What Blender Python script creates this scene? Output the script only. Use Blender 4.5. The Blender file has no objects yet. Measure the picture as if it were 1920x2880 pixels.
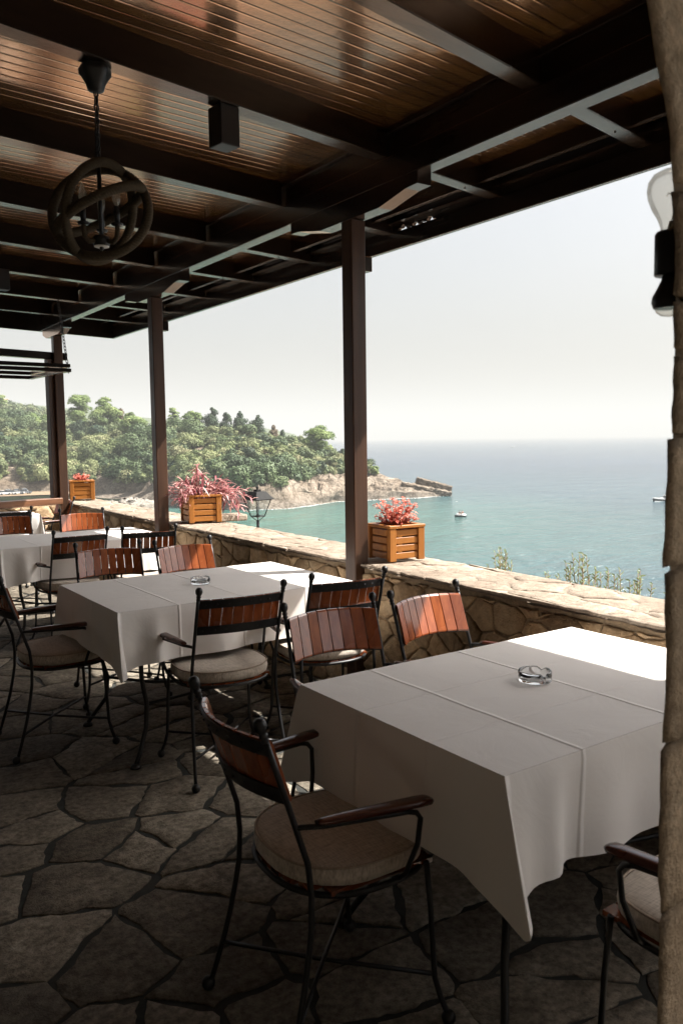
import bpy, math, random
import numpy as np
from mathutils import Vector, Matrix, noise as mnoise

PI = math.pi
R_ = math.radians
scene = bpy.context.scene
col = scene.collection

# ----------------------------------------------------------------------------- tagging helpers
def tag(o, label=None, cat=None, group=None, kind=None):
    if label: o['label'] = label
    if cat: o['category'] = cat
    if group: o['group'] = group
    if kind: o['kind'] = kind
    return o

def empty(name, loc=(0, 0, 0), rz=0.0):
    o = bpy.data.objects.new(name, None)
    o.empty_display_size = 0.1
    o.location = loc
    o.rotation_euler = (0, 0, rz)
    col.objects.link(o)
    return o

def copy_tree(o, parent=None):
    c = o.copy()
    col.objects.link(c)
    if parent is not None:
        c.parent = parent
    for ch in list(o.children):
        copy_tree(ch, c)
    return c

# ----------------------------------------------------------------------------- mesh builder
class MB:
    def __init__(self):
        self.v = []; self.f = []; self.tone = []; self.sm = []; self.t = 0.5
    def face(self, idx, smooth=False):
        self.f.append(tuple(idx)); self.tone.append(self.t); self.sm.append(smooth)
    def add(self, verts, faces, smooth=False, M=None):
        b = len(self.v)
        for p in verts:
            self.v.append(tuple(M @ Vector(p)) if M is not None else tuple(p))
        for f in faces:
            self.face([b + i for i in f], smooth)
    def box(self, x0, x1, y0, y1, z0, z1, M=None, bev=0.0):
        if bev <= 0:
            vs = [(x0,y0,z0),(x1,y0,z0),(x1,y1,z0),(x0,y1,z0),(x0,y0,z1),(x1,y0,z1),(x1,y1,z1),(x0,y1,z1)]
            self.add(vs, [(0,3,2,1),(4,5,6,7),(0,1,5,4),(1,2,6,5),(2,3,7,6),(3,0,4,7)], False, M)
            return
        b = min(bev, (x1-x0)*.45, (y1-y0)*.45, (z1-z0)*.45)
        vs = []; idx = {}
        X = (x0,x1); Y = (y0,y1); Z = (z0,z1)
        for i in (0,1):
            for j in (0,1):
                for k in (0,1):
                    sx = 1 if i == 0 else -1; sy = 1 if j == 0 else -1; sz = 1 if k == 0 else -1
                    idx[(i,j,k,'x')] = len(vs); vs.append((X[i], Y[j]+sy*b, Z[k]+sz*b))
                    idx[(i,j,k,'y')] = len(vs); vs.append((X[i]+sx*b, Y[j], Z[k]+sz*b))
                    idx[(i,j,k,'z')] = len(vs); vs.append((X[i]+sx*b, Y[j]+sy*b, Z[k]))
        fs = []
        def I(i,j,k,a): return idx[(i,j,k,a)]
        for i in (0,1):
            q = [I(i,0,0,'x'),I(i,1,0,'x'),I(i,1,1,'x'),I(i,0,1,'x')]; fs.append(q if i else q[::-1])
        for j in (0,1):
            q = [I(0,j,0,'y'),I(0,j,1,'y'),I(1,j,1,'y'),I(1,j,0,'y')]; fs.append(q if j else q[::-1])
        for k in (0,1):
            q = [I(0,0,k,'z'),I(1,0,k,'z'),I(1,1,k,'z'),I(0,1,k,'z')]; fs.append(q if k else q[::-1])
        for i in (0,1):
            for j in (0,1):
                q = [I(i,j,0,'x'),I(i,j,0,'y'),I(i,j,1,'y'),I(i,j,1,'x')]; fs.append(q if (i==j) == False else q[::-1])
        for i in (0,1):
            for k in (0,1):
                q = [I(i,0,k,'x'),I(i,1,k,'x'),I(i,1,k,'z'),I(i,0,k,'z')]; fs.append(q if (i!=k) == False else q[::-1])
        for j in (0,1):
            for k in (0,1):
                q = [I(0,j,k,'y'),I(1,j,k,'y'),I(1,j,k,'z'),I(0,j,k,'z')]; fs.append(q if (j==k) == False else q[::-1])
        for i in (0,1):
            for j in (0,1):
                for k in (0,1):
                    q = [I(i,j,k,'x'),I(i,j,k,'y'),I(i,j,k,'z')]; fs.append(q if (i+j+k) % 2 == 0 else q[::-1])
        self.add(vs, fs, False, M)
    def tube(self, pts, r, n=8, M=None, closed=False, ridge=None):
        P = [Vector(p) for p in pts]
        m = len(P)
        rr = r if isinstance(r, (list, tuple)) else [r]*m
        rings = []
        up = None
        for i in range(m):
            if closed:
                t = (P[(i+1) % m] - P[i-1]).normalized()
            else:
                t = (P[min(i+1, m-1)] - P[max(i-1, 0)]).normalized()
            if up is None:
                up = Vector((0,0,1)) if abs(t.z) < .9 else Vector((1,0,0))
            a = t.cross(up)
            if a.length < 1e-6: a = t.cross(Vector((0,1,0)))
            a.normalize(); b = a.cross(t).normalized(); up = b
            ring = []
            for k in range(n):
                th = 2*PI*k/n
                q = rr[i]
                if ridge: q *= 1 + ridge[0]*abs(math.sin(ridge[1]*th*.5 + ridge[2]*i))
                ring.append(P[i] + a*(q*math.cos(th)) + b*(q*math.sin(th)))
            rings.append(ring)
        base = len(self.v)
        for ring in rings:
            for p in ring: self.v.append(tuple(M @ p) if M is not None else tuple(p))
        cnt = m if closed else m-1
        for i in range(cnt):
            for k in range(n):
                a0 = base + i*n + k; a1 = base + i*n + (k+1) % n
                j = (i+1) % m
                b0 = base + j*n + k; b1 = base + j*n + (k+1) % n
                self.face((a0, a1, b1, b0), True)
        if not closed:
            self.face([base + k for k in range(n)][::-1], False)
            self.face([base + (m-1)*n + k for k in range(n)], False)
    def lathe(self, prof, n=16, M=None, smooth=True):
        b = len(self.v)
        for (r, z) in prof:
            for k in range(n):
                th = 2*PI*k/n
                p = Vector((r*math.cos(th), r*math.sin(th), z))
                self.v.append(tuple(M @ p) if M is not None else tuple(p))
        for i in range(len(prof)-1):
            for k in range(n):
                self.face((b+i*n+k, b+i*n+(k+1) % n, b+(i+1)*n+(k+1) % n, b+(i+1)*n+k), smooth)
        self.face([b+k for k in range(n)][::-1], False)
        self.face([b+(len(prof)-1)*n+k for k in range(n)], False)
    def sphere(self, c, r, n=10, sz=1.0, M=None):
        prof = [(max(1e-4, r*math.sin(PI*i/n)), -r*sz*math.cos(PI*i/n)) for i in range(n+1)]
        T = Matrix.Translation(c)
        self.lathe(prof, n+2, (M @ T) if M is not None else T)
    def build(self, name, mat, parent=None, loc=None, rz=None, smooth=None):
        me = bpy.data.meshes.new(name)
        me.from_pydata(self.v, [], self.f)
        me.polygons.foreach_set('use_smooth', [bool(s) if smooth is None else smooth for s in self.sm])
        at = me.attributes.new('tone', 'FLOAT', 'FACE')
        at.data.foreach_set('value', self.tone)
        me.materials.append(mat)
        me.update()
        o = bpy.data.objects.new(name, me)
        col.objects.link(o)
        if parent is not None: o.parent = parent
        if loc is not None: o.location = loc
        if rz is not None: o.rotation_euler = (0, 0, rz)
        return o

def np_mesh(name, V, quads, mat, tone=None, parent=None, smooth=False):
    """fast mesh from numpy arrays (faces of one size)"""
    me = bpy.data.meshes.new(name)
    V = np.asarray(V, dtype=np.float32); quads = np.asarray(quads, dtype=np.int32)
    n, k = quads.shape
    me.vertices.add(len(V)); me.vertices.foreach_set('co', V.ravel())
    me.loops.add(n*k); me.loops.foreach_set('vertex_index', quads.ravel())
    me.polygons.add(n)
    me.polygons.foreach_set('loop_start', np.arange(0, n*k, k, dtype=np.int32))
    me.polygons.foreach_set('use_smooth', np.full(n, smooth))
    if tone is not None:
        at = me.attributes.new('tone', 'FLOAT', 'FACE')
        at.data.foreach_set('value', np.asarray(tone, dtype=np.float32))
    me.materials.append(mat)
    me.update(calc_edges=True)
    o = bpy.data.objects.new(name, me)
    col.objects.link(o)
    if parent is not None: o.parent = parent
    return o

# ----------------------------------------------------------------------------- materials
def new_mat(name):
    m = bpy.data.materials.new(name)
    m.use_nodes = True
    nt = m.node_tree
    return m, nt, nt.nodes['Principled BSDF']

def nd(nt, t, **kw):
    n = nt.nodes.new(t)
    for k, v in kw.items():
        if k.startswith('i_'):
            key = k[2:].replace('_', ' ')
            n.inputs[key].default_value = v
        else:
            setattr(n, k, v)
    return n

def ramp(nt, stops, interp='LINEAR'):
    r = nt.nodes.new('ShaderNodeValToRGB')
    cr = r.color_ramp; cr.interpolation = interp
    cr.elements[0].position = stops[0][0]; cr.elements[0].color = (*stops[0][1], 1)
    cr.elements[1].position = stops[-1][0]; cr.elements[1].color = (*stops[-1][1], 1)
    for p, c in stops[1:-1]:
        e = cr.elements.new(p); e.color = (*c, 1)
    return r

def coords(nt, scale=(1,1,1), rot=(0,0,0), space='Object'):
    tc = nt.nodes.new('ShaderNodeTexCoord')
    mp = nt.nodes.new('ShaderNodeMapping')
    mp.inputs['Scale'].default_value = scale
    mp.inputs['Rotation'].default_value = rot
    if space == 'World':
        g = nt.nodes.new('ShaderNodeNewGeometry')
        nt.links.new(g.outputs['Position'], mp.inputs['Vector'])
    else:
        nt.links.new(tc.outputs[space], mp.inputs['Vector'])
    return mp

def noise_tex(nt, vec, scale, detail=4, rough=.55, dist=0.0):
    n = nd(nt, 'ShaderNodeTexNoise')
    n.inputs['Scale'].default_value = scale
    n.inputs['Detail'].default_value = detail
    n.inputs['Roughness'].default_value = rough
    n.inputs['Distortion'].default_value = dist
    nt.links.new(vec.outputs[0], n.inputs['Vector'])
    return n

def mix_col(nt, fac, a, b, mode='MIX'):
    m = nd(nt, 'ShaderNodeMix', data_type='RGBA', blend_type=mode)
    for val, sock in ((fac, m.inputs[0]), (a, m.inputs[6]), (b, m.inputs[7])):
        if hasattr(val, 'is_output') or hasattr(val, 'links'):
            nt.links.new(val, sock)
        elif isinstance(val, (int, float)):
            sock.default_value = val
        else:
            sock.default_value = (*val, 1)
    return m.outputs[2]

def bump(nt, bsdf, height, strength=.3, dist=.01):
    b = nd(nt, 'ShaderNodeBump')
    b.inputs['Strength'].default_value = strength
    b.inputs['Distance'].default_value = dist
    nt.links.new(height, b.inputs['Height'])
    nt.links.new(b.outputs['Normal'], bsdf.inputs['Normal'])
    return b

def tone_fac(nt):
    a = nd(nt, 'ShaderNodeAttribute', attribute_name='tone')
    return a.outputs['Fac']

def mat_wood(name, dark, light, rough=.35, scale=1.0, axis=1, coat=0.0, bstr=.15, use_tone=False, space='Object', coat_ior=1.5, coat_rough=.12, spec=.5):
    m, nt, b = new_mat(name)
    sc = [22*scale, 22*scale, 22*scale]; sc[axis] = 1.3*scale
    mp = coords(nt, tuple(sc), space=space)
    n1 = noise_tex(nt, mp, 1.0, 6, .6, .4)
    mp2 = coords(nt, (1.7, 1.7, 1.7), space=space)
    n2 = noise_tex(nt, mp2, 2.0, 3, .5)
    r = ramp(nt, [(.3, dark), (.72, light)])
    nt.links.new(n1.outputs['Fac'], r.inputs['Fac'])
    c = mix_col(nt, n2.outputs['Fac'], r.outputs['Color'], (.55,.55,.55), 'MULTIPLY')
    c = mix_col(nt, .55, r.outputs['Color'], c)
    if use_tone:
        rt = ramp(nt, [(0, (.45,.42,.42)), (1, (1.35,1.25,1.15))])
        nt.links.new(tone_fac(nt), rt.inputs['Fac'])
        c = mix_col(nt, 1.0, c, rt.outputs['Color'], 'MULTIPLY')
    nt.links.new(c, b.inputs['Base Color'])
    rr = nd(nt, 'ShaderNodeMapRange'); rr.inputs[3].default_value = rough*.8; rr.inputs[4].default_value = min(1, rough*1.3)
    nt.links.new(n2.outputs['Fac'], rr.inputs[0]); nt.links.new(rr.outputs[0], b.inputs['Roughness'])
    b.inputs['Coat Weight'].default_value = coat
    b.inputs['Coat Roughness'].default_value = coat_rough
    b.inputs['Coat IOR'].default_value = coat_ior
    b.inputs['Specular IOR Level'].default_value = spec
    bump(nt, b, n1.outputs['Fac'], bstr, .004)
    return m

def mat_stone(name, stops, nscale=6.0, rough=.85, bstr=.6, bdist=.012, tone_lo=.6, tone_hi=1.25, mott=.7, spec=.4, space='Object', lowf=1.2, contrast=1.0):
    m, nt, b = new_mat(name)
    mp = coords(nt, (1,1,1), space=space)
    n1 = noise_tex(nt, mp, nscale, 8, .65, .3)
    n2 = noise_tex(nt, mp, nscale*5.5, 6, .7)
    n3 = noise_tex(nt, mp, nscale*22, 3, .6)
    r = ramp(nt, stops)
    nt.links.new(n1.outputs['Fac'], r.inputs['Fac'])
    rt = ramp(nt, [(0, (tone_lo, tone_lo*.96, tone_lo*.9)), (1, (tone_hi, tone_hi, tone_hi*.98))])
    nt.links.new(tone_fac(nt), rt.inputs['Fac'])
    c = mix_col(nt, 1.0, r.outputs['Color'], rt.outputs['Color'], 'MULTIPLY')
    r2 = ramp(nt, [(.5-.2/contrast, (.45,.43,.40)), (.5+.2/contrast, (1.2,1.18,1.15))])
    nt.links.new(n2.outputs['Fac'], r2.inputs['Fac'])
    c = mix_col(nt, mott, c, r2.outputs['Color'], 'MULTIPLY')
    nt.links.new(c, b.inputs['Base Color'])
    b.inputs['Roughness'].default_value = rough
    b.inputs['Specular IOR Level'].default_value = spec
    ma = nd(nt, 'ShaderNodeMath', operation='MULTIPLY_ADD'); ma.inputs[1].default_value = .35
    nt.links.new(n3.outputs['Fac'], ma.inputs[0]); nt.links.new(n2.outputs['Fac'], ma.inputs[2])
    ma2 = nd(nt, 'ShaderNodeMath', operation='MULTIPLY_ADD'); ma2.inputs[1].default_value = lowf
    nt.links.new(n1.outputs['Fac'], ma2.inputs[0]); nt.links.new(ma.outputs[0], ma2.inputs[2])
    bump(nt, b, ma2.outputs[0], bstr, bdist)
    return m

def mat_plain(name, c, rough=.5, metal=0.0, nscale=30, var=.25, bstr=.1, coat=0.0, spec=.5):
    m, nt, b = new_mat(name)
    mp = coords(nt)
    n = noise_tex(nt, mp, nscale, 5, .6)
    r = ramp(nt, [(.3, tuple(x*(1-var) for x in c)), (.7, tuple(min(1, x*(1+var)) for x in c))])
    nt.links.new(n.outputs['Fac'], r.inputs['Fac'])
    nt.links.new(r.outputs['Color'], b.inputs['Base Color'])
    b.inputs['Roughness'].default_value = rough
    b.inputs['Metallic'].default_value = metal
    b.inputs['Coat Weight'].default_value = coat
    b.inputs['Specular IOR Level'].default_value = spec
    if bstr: bump(nt, b, n.outputs['Fac'], bstr, .002)
    return m

def mat_leaf(name, stops, rough=.55, trans=.25, nscale=.8, space='Object'):
    m, nt, b = new_mat(name)
    r = ramp(nt, stops)
    mp = coords(nt, space=space)
    n = noise_tex(nt, mp, nscale, 3, .6)
    ad = nd(nt, 'ShaderNodeMath', operation='MULTIPLY_ADD'); ad.inputs[1].default_value = .5
    sb = nd(nt, 'ShaderNodeMath', operation='SUBTRACT'); sb.inputs[1].default_value = .5
    nt.links.new(n.outputs['Fac'], sb.inputs[0]); nt.links.new(sb.outputs[0], ad.inputs[0])
    nt.links.new(tone_fac(nt), ad.inputs[2]); nt.links.new(ad.outputs[0], r.inputs['Fac'])
    nt.links.new(r.outputs['Color'], b.inputs['Base Color'])
    b.inputs['Roughness'].default_value = rough
    b.inputs['Specular IOR Level'].default_value = .3
    tr = nd(nt, 'ShaderNodeBsdfTranslucent')
    nt.links.new(r.outputs['Color'], tr.inputs['Color'])
    mx = nd(nt, 'ShaderNodeMixShader'); mx.inputs[0].default_value = trans
    nt.links.new(b.outputs[0], mx.inputs[1]); nt.links.new(tr.outputs[0], mx.inputs[2])
    nt.links.new(mx.outputs[0], nt.nodes['Material Output'].inputs['Surface'])
    return m

def add_gloss(m, tint, rough, lo, hi, power=1.25):
    """tinted varnish sheen over a Principled base, stronger at grazing angles"""
    nt = m.node_tree; b = nt.nodes['Principled BSDF']
    g = nd(nt, 'ShaderNodeBsdfGlossy'); g.inputs['Color'].default_value = (*tint, 1); g.inputs['Roughness'].default_value = rough
    lw = nd(nt, 'ShaderNodeLayerWeight'); lw.inputs[0].default_value = .5
    pw = nd(nt, 'ShaderNodeMath', operation='POWER'); pw.inputs[1].default_value = power
    nt.links.new(lw.outputs['Facing'], pw.inputs[0])
    mr = nd(nt, 'ShaderNodeMapRange'); mr.inputs[3].default_value = lo; mr.inputs[4].default_value = hi
    nt.links.new(pw.outputs[0], mr.inputs[0])
    for l in list(nt.links):
        if l.to_node == b and l.to_socket.name == 'Normal':
            nt.links.new(l.from_socket, g.inputs['Normal'])
    mx = nd(nt, 'ShaderNodeMixShader')
    nt.links.new(mr.outputs[0], mx.inputs[0]); nt.links.new(b.outputs[0], mx.inputs[1]); nt.links.new(g.outputs[0], mx.inputs[2])
    nt.links.new(mx.outputs[0], nt.nodes['Material Output'].inputs['Surface'])
    return m

def mat_glass(name, color=(1,1,1), rough=0.0):
    m, nt, b = new_mat(name)
    b.inputs['Base Color'].default_value = (*color, 1)
    b.inputs['Transmission Weight'].default_value = 1.0
    b.inputs['Roughness'].default_value = rough
    b.inputs['IOR'].default_value = 1.46
    return m

def mat_thin_glass(name, tint=(1,1,1), refl=.12):
    """thin pane / bulb shell: clear transmission with a mirror-like sheen"""
    m, nt, b = new_mat(name)
    nt.nodes.remove(b)
    t = nd(nt, 'ShaderNodeBsdfTransparent'); t.inputs[0].default_value = (*tint, 1)
    g = nd(nt, 'ShaderNodeBsdfGlossy'); g.inputs['Roughness'].default_value = .03
    fr = nd(nt, 'ShaderNodeLayerWeight'); fr.inputs[0].default_value = .18
    mu = nd(nt, 'ShaderNodeMath', operation='MULTIPLY_ADD'); mu.inputs[1].default_value = .42; mu.inputs[2].default_value = refl*.3
    nt.links.new(fr.outputs['Fresnel'], mu.inputs[0])
    mx = nd(nt, 'ShaderNodeMixShader')
    nt.links.new(mu.outputs[0], mx.inputs[0]); nt.links.new(t.outputs[0], mx.inputs[1]); nt.links.new(g.outputs[0], mx.inputs[2])
    nt.links.new(mx.outputs[0], nt.nodes['Material Output'].inputs['Surface'])
    return m

M = {}
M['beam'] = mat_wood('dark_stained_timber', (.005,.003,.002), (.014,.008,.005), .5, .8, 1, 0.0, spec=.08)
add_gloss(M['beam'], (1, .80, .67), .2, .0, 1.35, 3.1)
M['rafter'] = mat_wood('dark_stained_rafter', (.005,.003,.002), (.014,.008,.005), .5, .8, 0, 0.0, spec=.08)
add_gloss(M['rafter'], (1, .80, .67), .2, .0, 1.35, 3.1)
M['post'] = mat_wood('dark_stained_post', (.04,.0185,.0095), (.085,.04,.021), .45, .8, 2, 0.12, coat_rough=.25, spec=.25)
M['slat'] = mat_wood('mahogany_slat', (.22,.052,.018), (.42,.125,.04), .26, 1.6, 2, .75, .08, True, coat_ior=1.55, coat_rough=.12)
M['arm'] = mat_wood('mahogany_arm', (.05,.013,.008), (.12,.03,.016), .26, 1.6, 1, .5, .08)
M['iron'] = mat_plain('wrought_iron', (.012,.012,.013), .42, .0, 60, .3, .25, 0, .5)
M['matteblack'] = mat_plain('matte_black_paint', (.02,.02,.02), .75, 0, 30, .2, .1, 0, .2)
M['blackbox'] = mat_plain('black_plastic', (.008,.008,.009), .4, 0, 40, .15, .05)
M['planter'] = mat_wood('oiled_pine', (.31,.112,.022), (.48,.195,.042), .45, 1.2, 0, .05, .12, spec=.25)
M['planter_post'] = mat_wood('oiled_pine_upright', (.31,.112,.022), (.48,.195,.042), .45, 1.2, 2, .05, .12, spec=.25)
M['sill'] = mat_wood('oak_sill', (.10,.04,.018), (.24,.10,.04), .42, 1.0, 0, .1)

# ceiling: narrow varnished tongue-and-groove boards, grooves along the boards
def mat_ceiling(name, dark, light, rot):
    m, nt, b = new_mat(name)
    g = nt.nodes.new('ShaderNodeNewGeometry')
    mp = nt.nodes.new('ShaderNodeMapping'); mp.vector_type = 'TEXTURE'
    mp.inputs['Rotation'].default_value = (0, 0, rot)
    nt.links.new(g.outputs['Position'], mp.inputs['Vector'])
    sx = nd(nt, 'ShaderNodeSeparateXYZ'); nt.links.new(mp.outputs[0], sx.inputs[0])
    dv = nd(nt, 'ShaderNodeMath', operation='DIVIDE'); dv.inputs[1].default_value = .066
    nt.links.new(sx.outputs['Y'], dv.inputs[0])
    fr = nd(nt, 'ShaderNodeMath', operation='FRACT'); nt.links.new(dv.outputs[0], fr.inputs[0])
    fl = nd(nt, 'ShaderNodeMath', operation='FLOOR'); nt.links.new(dv.outputs[0], fl.inputs[0])
    pp = nd(nt, 'ShaderNodeMath', operation='PINGPONG'); pp.inputs[1].default_value = .5
    nt.links.new(fr.outputs[0], pp.inputs[0])           # 0 at the joint, .5 mid board
    gr = ramp(nt, [(0, (0,0,0)), (.05, (.2,.2,.2)), (.11, (1,1,1)), (1, (1,1,1))])
    nt.links.new(pp.outputs[0], gr.inputs['Fac'])
    wn = nd(nt, 'ShaderNodeTexWhiteNoise', noise_dimensions='1D'); nt.links.new(fl.outputs[0], wn.inputs['W'])
    ms = nt.nodes.new('ShaderNodeMapping'); ms.inputs['Scale'].default_value = (1.1, 30, 30)
    nt.links.new(mp.outputs[0], ms.inputs['Vector'])
    n1 = noise_tex(nt, ms, 1.0, 6, .6, .5)
    ms2 = nt.nodes.new('ShaderNodeMapping'); ms2.inputs['Scale'].default_value = (2.2, 2.2, 2.2)
    nt.links.new(mp.outputs[0], ms2.inputs['Vector'])
    n2 = noise_tex(nt, ms2, 1.5, 5, .6)
    r = ramp(nt, [(.3, dark), (.7, light)])
    nt.links.new(n1.outputs['Fac'], r.inputs['Fac'])
    rw = ramp(nt, [(0, (.55,.53,.50)), (1, (1.25,1.22,1.2))]); nt.links.new(wn.outputs['Value'], rw.inputs['Fac'])
    c = mix_col(nt, 1.0, r.outputs['Color'], rw.outputs['Color'], 'MULTIPLY')
    c = mix_col(nt, .85, c, gr.outputs['Color'], 'MULTIPLY')
    rs = ramp(nt, [(.3, (.6,.6,.6)), (.62, (1.1,1.1,1.1))]); nt.links.new(n2.outputs['Fac'], rs.inputs['Fac'])
    c = mix_col(nt, .7, c, rs.outputs['Color'], 'MULTIPLY')
    nt.links.new(c, b.inputs['Base Color'])
    b.inputs['Roughness'].default_value = .3
    ad = nd(nt, 'ShaderNodeMath', operation='MULTIPLY_ADD'); ad.inputs[1].default_value = .12
    nt.links.new(n1.outputs['Fac'], ad.inputs[0]); nt.links.new(gr.outputs['Color'], ad.inputs[2])
    ad2 = nd(nt, 'ShaderNodeMath', operation='MULTIPLY_ADD'); ad2.inputs[1].default_value = 1.6
    nt.links.new(n2.outputs['Fac'], ad2.inputs[0]); nt.links.new(ad.outputs[0], ad2.inputs[2])
    wb = nd(nt, 'ShaderNodeMath', operation='MULTIPLY_ADD'); wb.inputs[1].default_value = .8
    nt.links.new(wn.outputs['Value'], wb.inputs[0]); nt.links.new(ad2.outputs[0], wb.inputs[2])
    bump(nt, b, wb.outputs[0], .34, .004)
    add_gloss(m, (1, .68, .48), .16, .04, 1.0, 1.15)
    return m
M['ceiling'] = mat_ceiling('varnished_ceiling_boards', (.13,.062,.018), (.25,.130,.040), R_(5))
M['underlay'] = mat_plain('roof_underlay', (.03,.02,.015), .8, 0, 20, .3)

M['flag'] = mat_stone('limestone_flags', [(.25, (.142,.126,.104)), (.45, (.212,.188,.155)), (.6, (.275,.248,.207)), (.78, (.375,.352,.31))], 7.0, .8, .9, .007, .55, 1.3, .95, lowf=.35, contrast=1.6)
M['joint'] = mat_plain('dark_paving_joint', (.026,.028,.025), .9, 0, 40, .35, .5)
M['rubble'] = mat_stone('rubble_stone', [(.25, (.34,.215,.11)), (.5, (.53,.38,.235)), (.75, (.66,.53,.37))], 5.0, .9, .9, .016, .5, 1.25, .7)
M['mortar'] = mat_stone('old_mortar', [(.3, (.25,.185,.12)), (.7, (.38,.295,.205))], 9.0, .95, .8, .01, .8, 1.1, .7)
M['coping'] = mat_stone('coping_stone', [(.25, (.245,.19,.15)), (.5, (.325,.27,.22)), (.75, (.41,.365,.31))], 5.0, .85, .9, .012, .8, 1.2, .6, contrast=1.4)
M['pier'] = mat_stone('pier_stone', [(.25, (.48,.36,.245)), (.5, (.60,.47,.335)), (.75, (.70,.58,.44))], 8.0, .9, 1.0, .022, .65, 1.25, .65, contrast=1.25)
M['plaster'] = mat_plain('lime_plaster', (.16,.14,.11), .95, 0, 8, .2, .3)
M['room'] = mat_plain('dim_room_plaster', (.12,.10,.08), .95, 0, 8, .2, .2)

def mat_cloth(name, c):
    m, nt, b = new_mat(name)
    mp = coords(nt)
    n = noise_tex(nt, mp, 3.0, 4, .5)
    r = ramp(nt, [(.3, tuple(x*.95 for x in c)), (.7, c)])
    nt.links.new(n.outputs['Fac'], r.inputs['Fac']); nt.links.new(r.outputs['Color'], b.inputs['Base Color'])
    b.inputs['Roughness'].default_value = .75
    b.inputs['Sheen Weight'].default_value = .15
    w = noise_tex(nt, mp, 420.0, 2, .5)
    w2 = noise_tex(nt, mp, 5.0, 5, .55, 1.2)
    ad = nd(nt, 'ShaderNodeMath', operation='MULTIPLY_ADD'); ad.inputs[1].default_value = .06
    nt.links.new(w.outputs['Fac'], ad.inputs[0]); nt.links.new(w2.outputs['Fac'], ad.inputs[2])
    bump(nt, b, ad.outputs[0], .21, .014)
    return m
M['cloth'] = mat_cloth('linen_tablecloth', (.80,.765,.72))

def mat_cushion(name):
    m, nt, b = new_mat(name)
    mp = coords(nt)
    n = noise_tex(nt, coords(nt, (260, 26, 60)), 1.0, 4, .6)
    n2 = noise_tex(nt, coords(nt, (26, 260, 60)), 1.0, 4, .6)
    ad = nd(nt, 'ShaderNodeMath', operation='ADD'); nt.links.new(n.outputs['Fac'], ad.inputs[0]); nt.links.new(n2.outputs['Fac'], ad.inputs[1])
    hf = nd(nt, 'ShaderNodeMath', operation='MULTIPLY'); hf.inputs[1].default_value = .5; nt.links.new(ad.outputs[0], hf.inputs[0])
    r = ramp(nt, [(.34, (.28,.235,.19)), (.5, (.51,.445,.37)), (.66, (.67,.60,.52))])
    nt.links.new(hf.outputs[0], r.inputs['Fac']); nt.links.new(r.outputs['Color'], b.inputs['Base Color'])
    b.inputs['Roughness'].default_value = .9
    b.inputs['Sheen Weight'].default_value = .2
    bump(nt, b, hf.outputs[0], .35, .002)
    return m
M['cushion'] = mat_cushion('woven_beige_fabric')
M['piping'] = mat_plain('cushion_piping', (.40,.33,.26), .85, 0, 80, .2, .1)
M['rope'] = mat_plain('hemp_rope', (.066,.048,.027), .95, 0, 120, .35, .3)
M['glass'] = mat_glass('ashtray_glass', (.97,.99,1.0))
M['bulbglass'] = mat_thin_glass('bulb_glass', (.93,.91,.86), .3)
_nt = M['bulbglass'].node_tree; _o = _nt.nodes['Material Output']; _src = _o.inputs['Surface'].links[0].from_socket
_tr = nd(_nt, 'ShaderNodeBsdfTranslucent'); _tr.inputs[0].default_value = (.85, .80, .70, 1); _mx = nd(_nt, 'ShaderNodeMixShader'); _mx.inputs[0].default_value = .12
_nt.links.new(_src, _mx.inputs[1]); _nt.links.new(_tr.outputs[0], _mx.inputs[2]); _nt.links.new(_mx.outputs[0], _o.inputs['Surface'])
M['pane'] = mat_thin_glass('window_pane', (.92,.95,.95), .1)
M['brass'] = mat_plain('bulb_filament_mount', (.45,.36,.2), .35, .8, 40, .1, 0)
M['whitemetal'] = mat_plain('white_lamp_disc', (.75,.73,.68), .5, 0, 30, .08, 0)
M['hull_white'] = mat_plain('white_gelcoat', (.78,.78,.76), .3, 0, 3, .05, 0, .3)
M['hull_dark'] = mat_plain('dark_hull_band', (.03,.045,.05), .3, 0, 3, .2, 0, .3)
M['carpaint_a'] = mat_plain('pale_car_paint', (.55,.57,.58), .3, .1, 2, .1, 0, .5)
M['carpaint_b'] = mat_plain('grey_car_paint', (.14,.16,.18), .3, .2, 2, .1, 0, .5)
M['carglass'] = mat_plain('dark_car_glass', (.02,.025,.03), .1, 0, 5, .1, 0)
M['tyre'] = mat_plain('tyre_rubber', (.015,.015,.015), .8, 0, 20, .1, 0)
M['skin'] = mat_plain('skin', (.45,.25,.17), .6, 0, 20, .1, 0)
M['swim'] = mat_plain('dark_swimwear', (.03,.04,.08), .7, 0, 20, .2, 0)
M['vest'] = mat_plain('life_vest', (.45,.08,.05), .7, 0, 20, .2, 0)
M['hair'] = mat_plain('dark_hair', (.02,.015,.01), .6, 0, 40, .2, 0)
M['foam'] = mat_plain('sea_foam', (.8,.84,.84), .9, 0, 2, .15, .5)
M['soil'] = mat_plain('potting_soil', (.05,.035,.025), .95, 0, 50, .4, .8)

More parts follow.
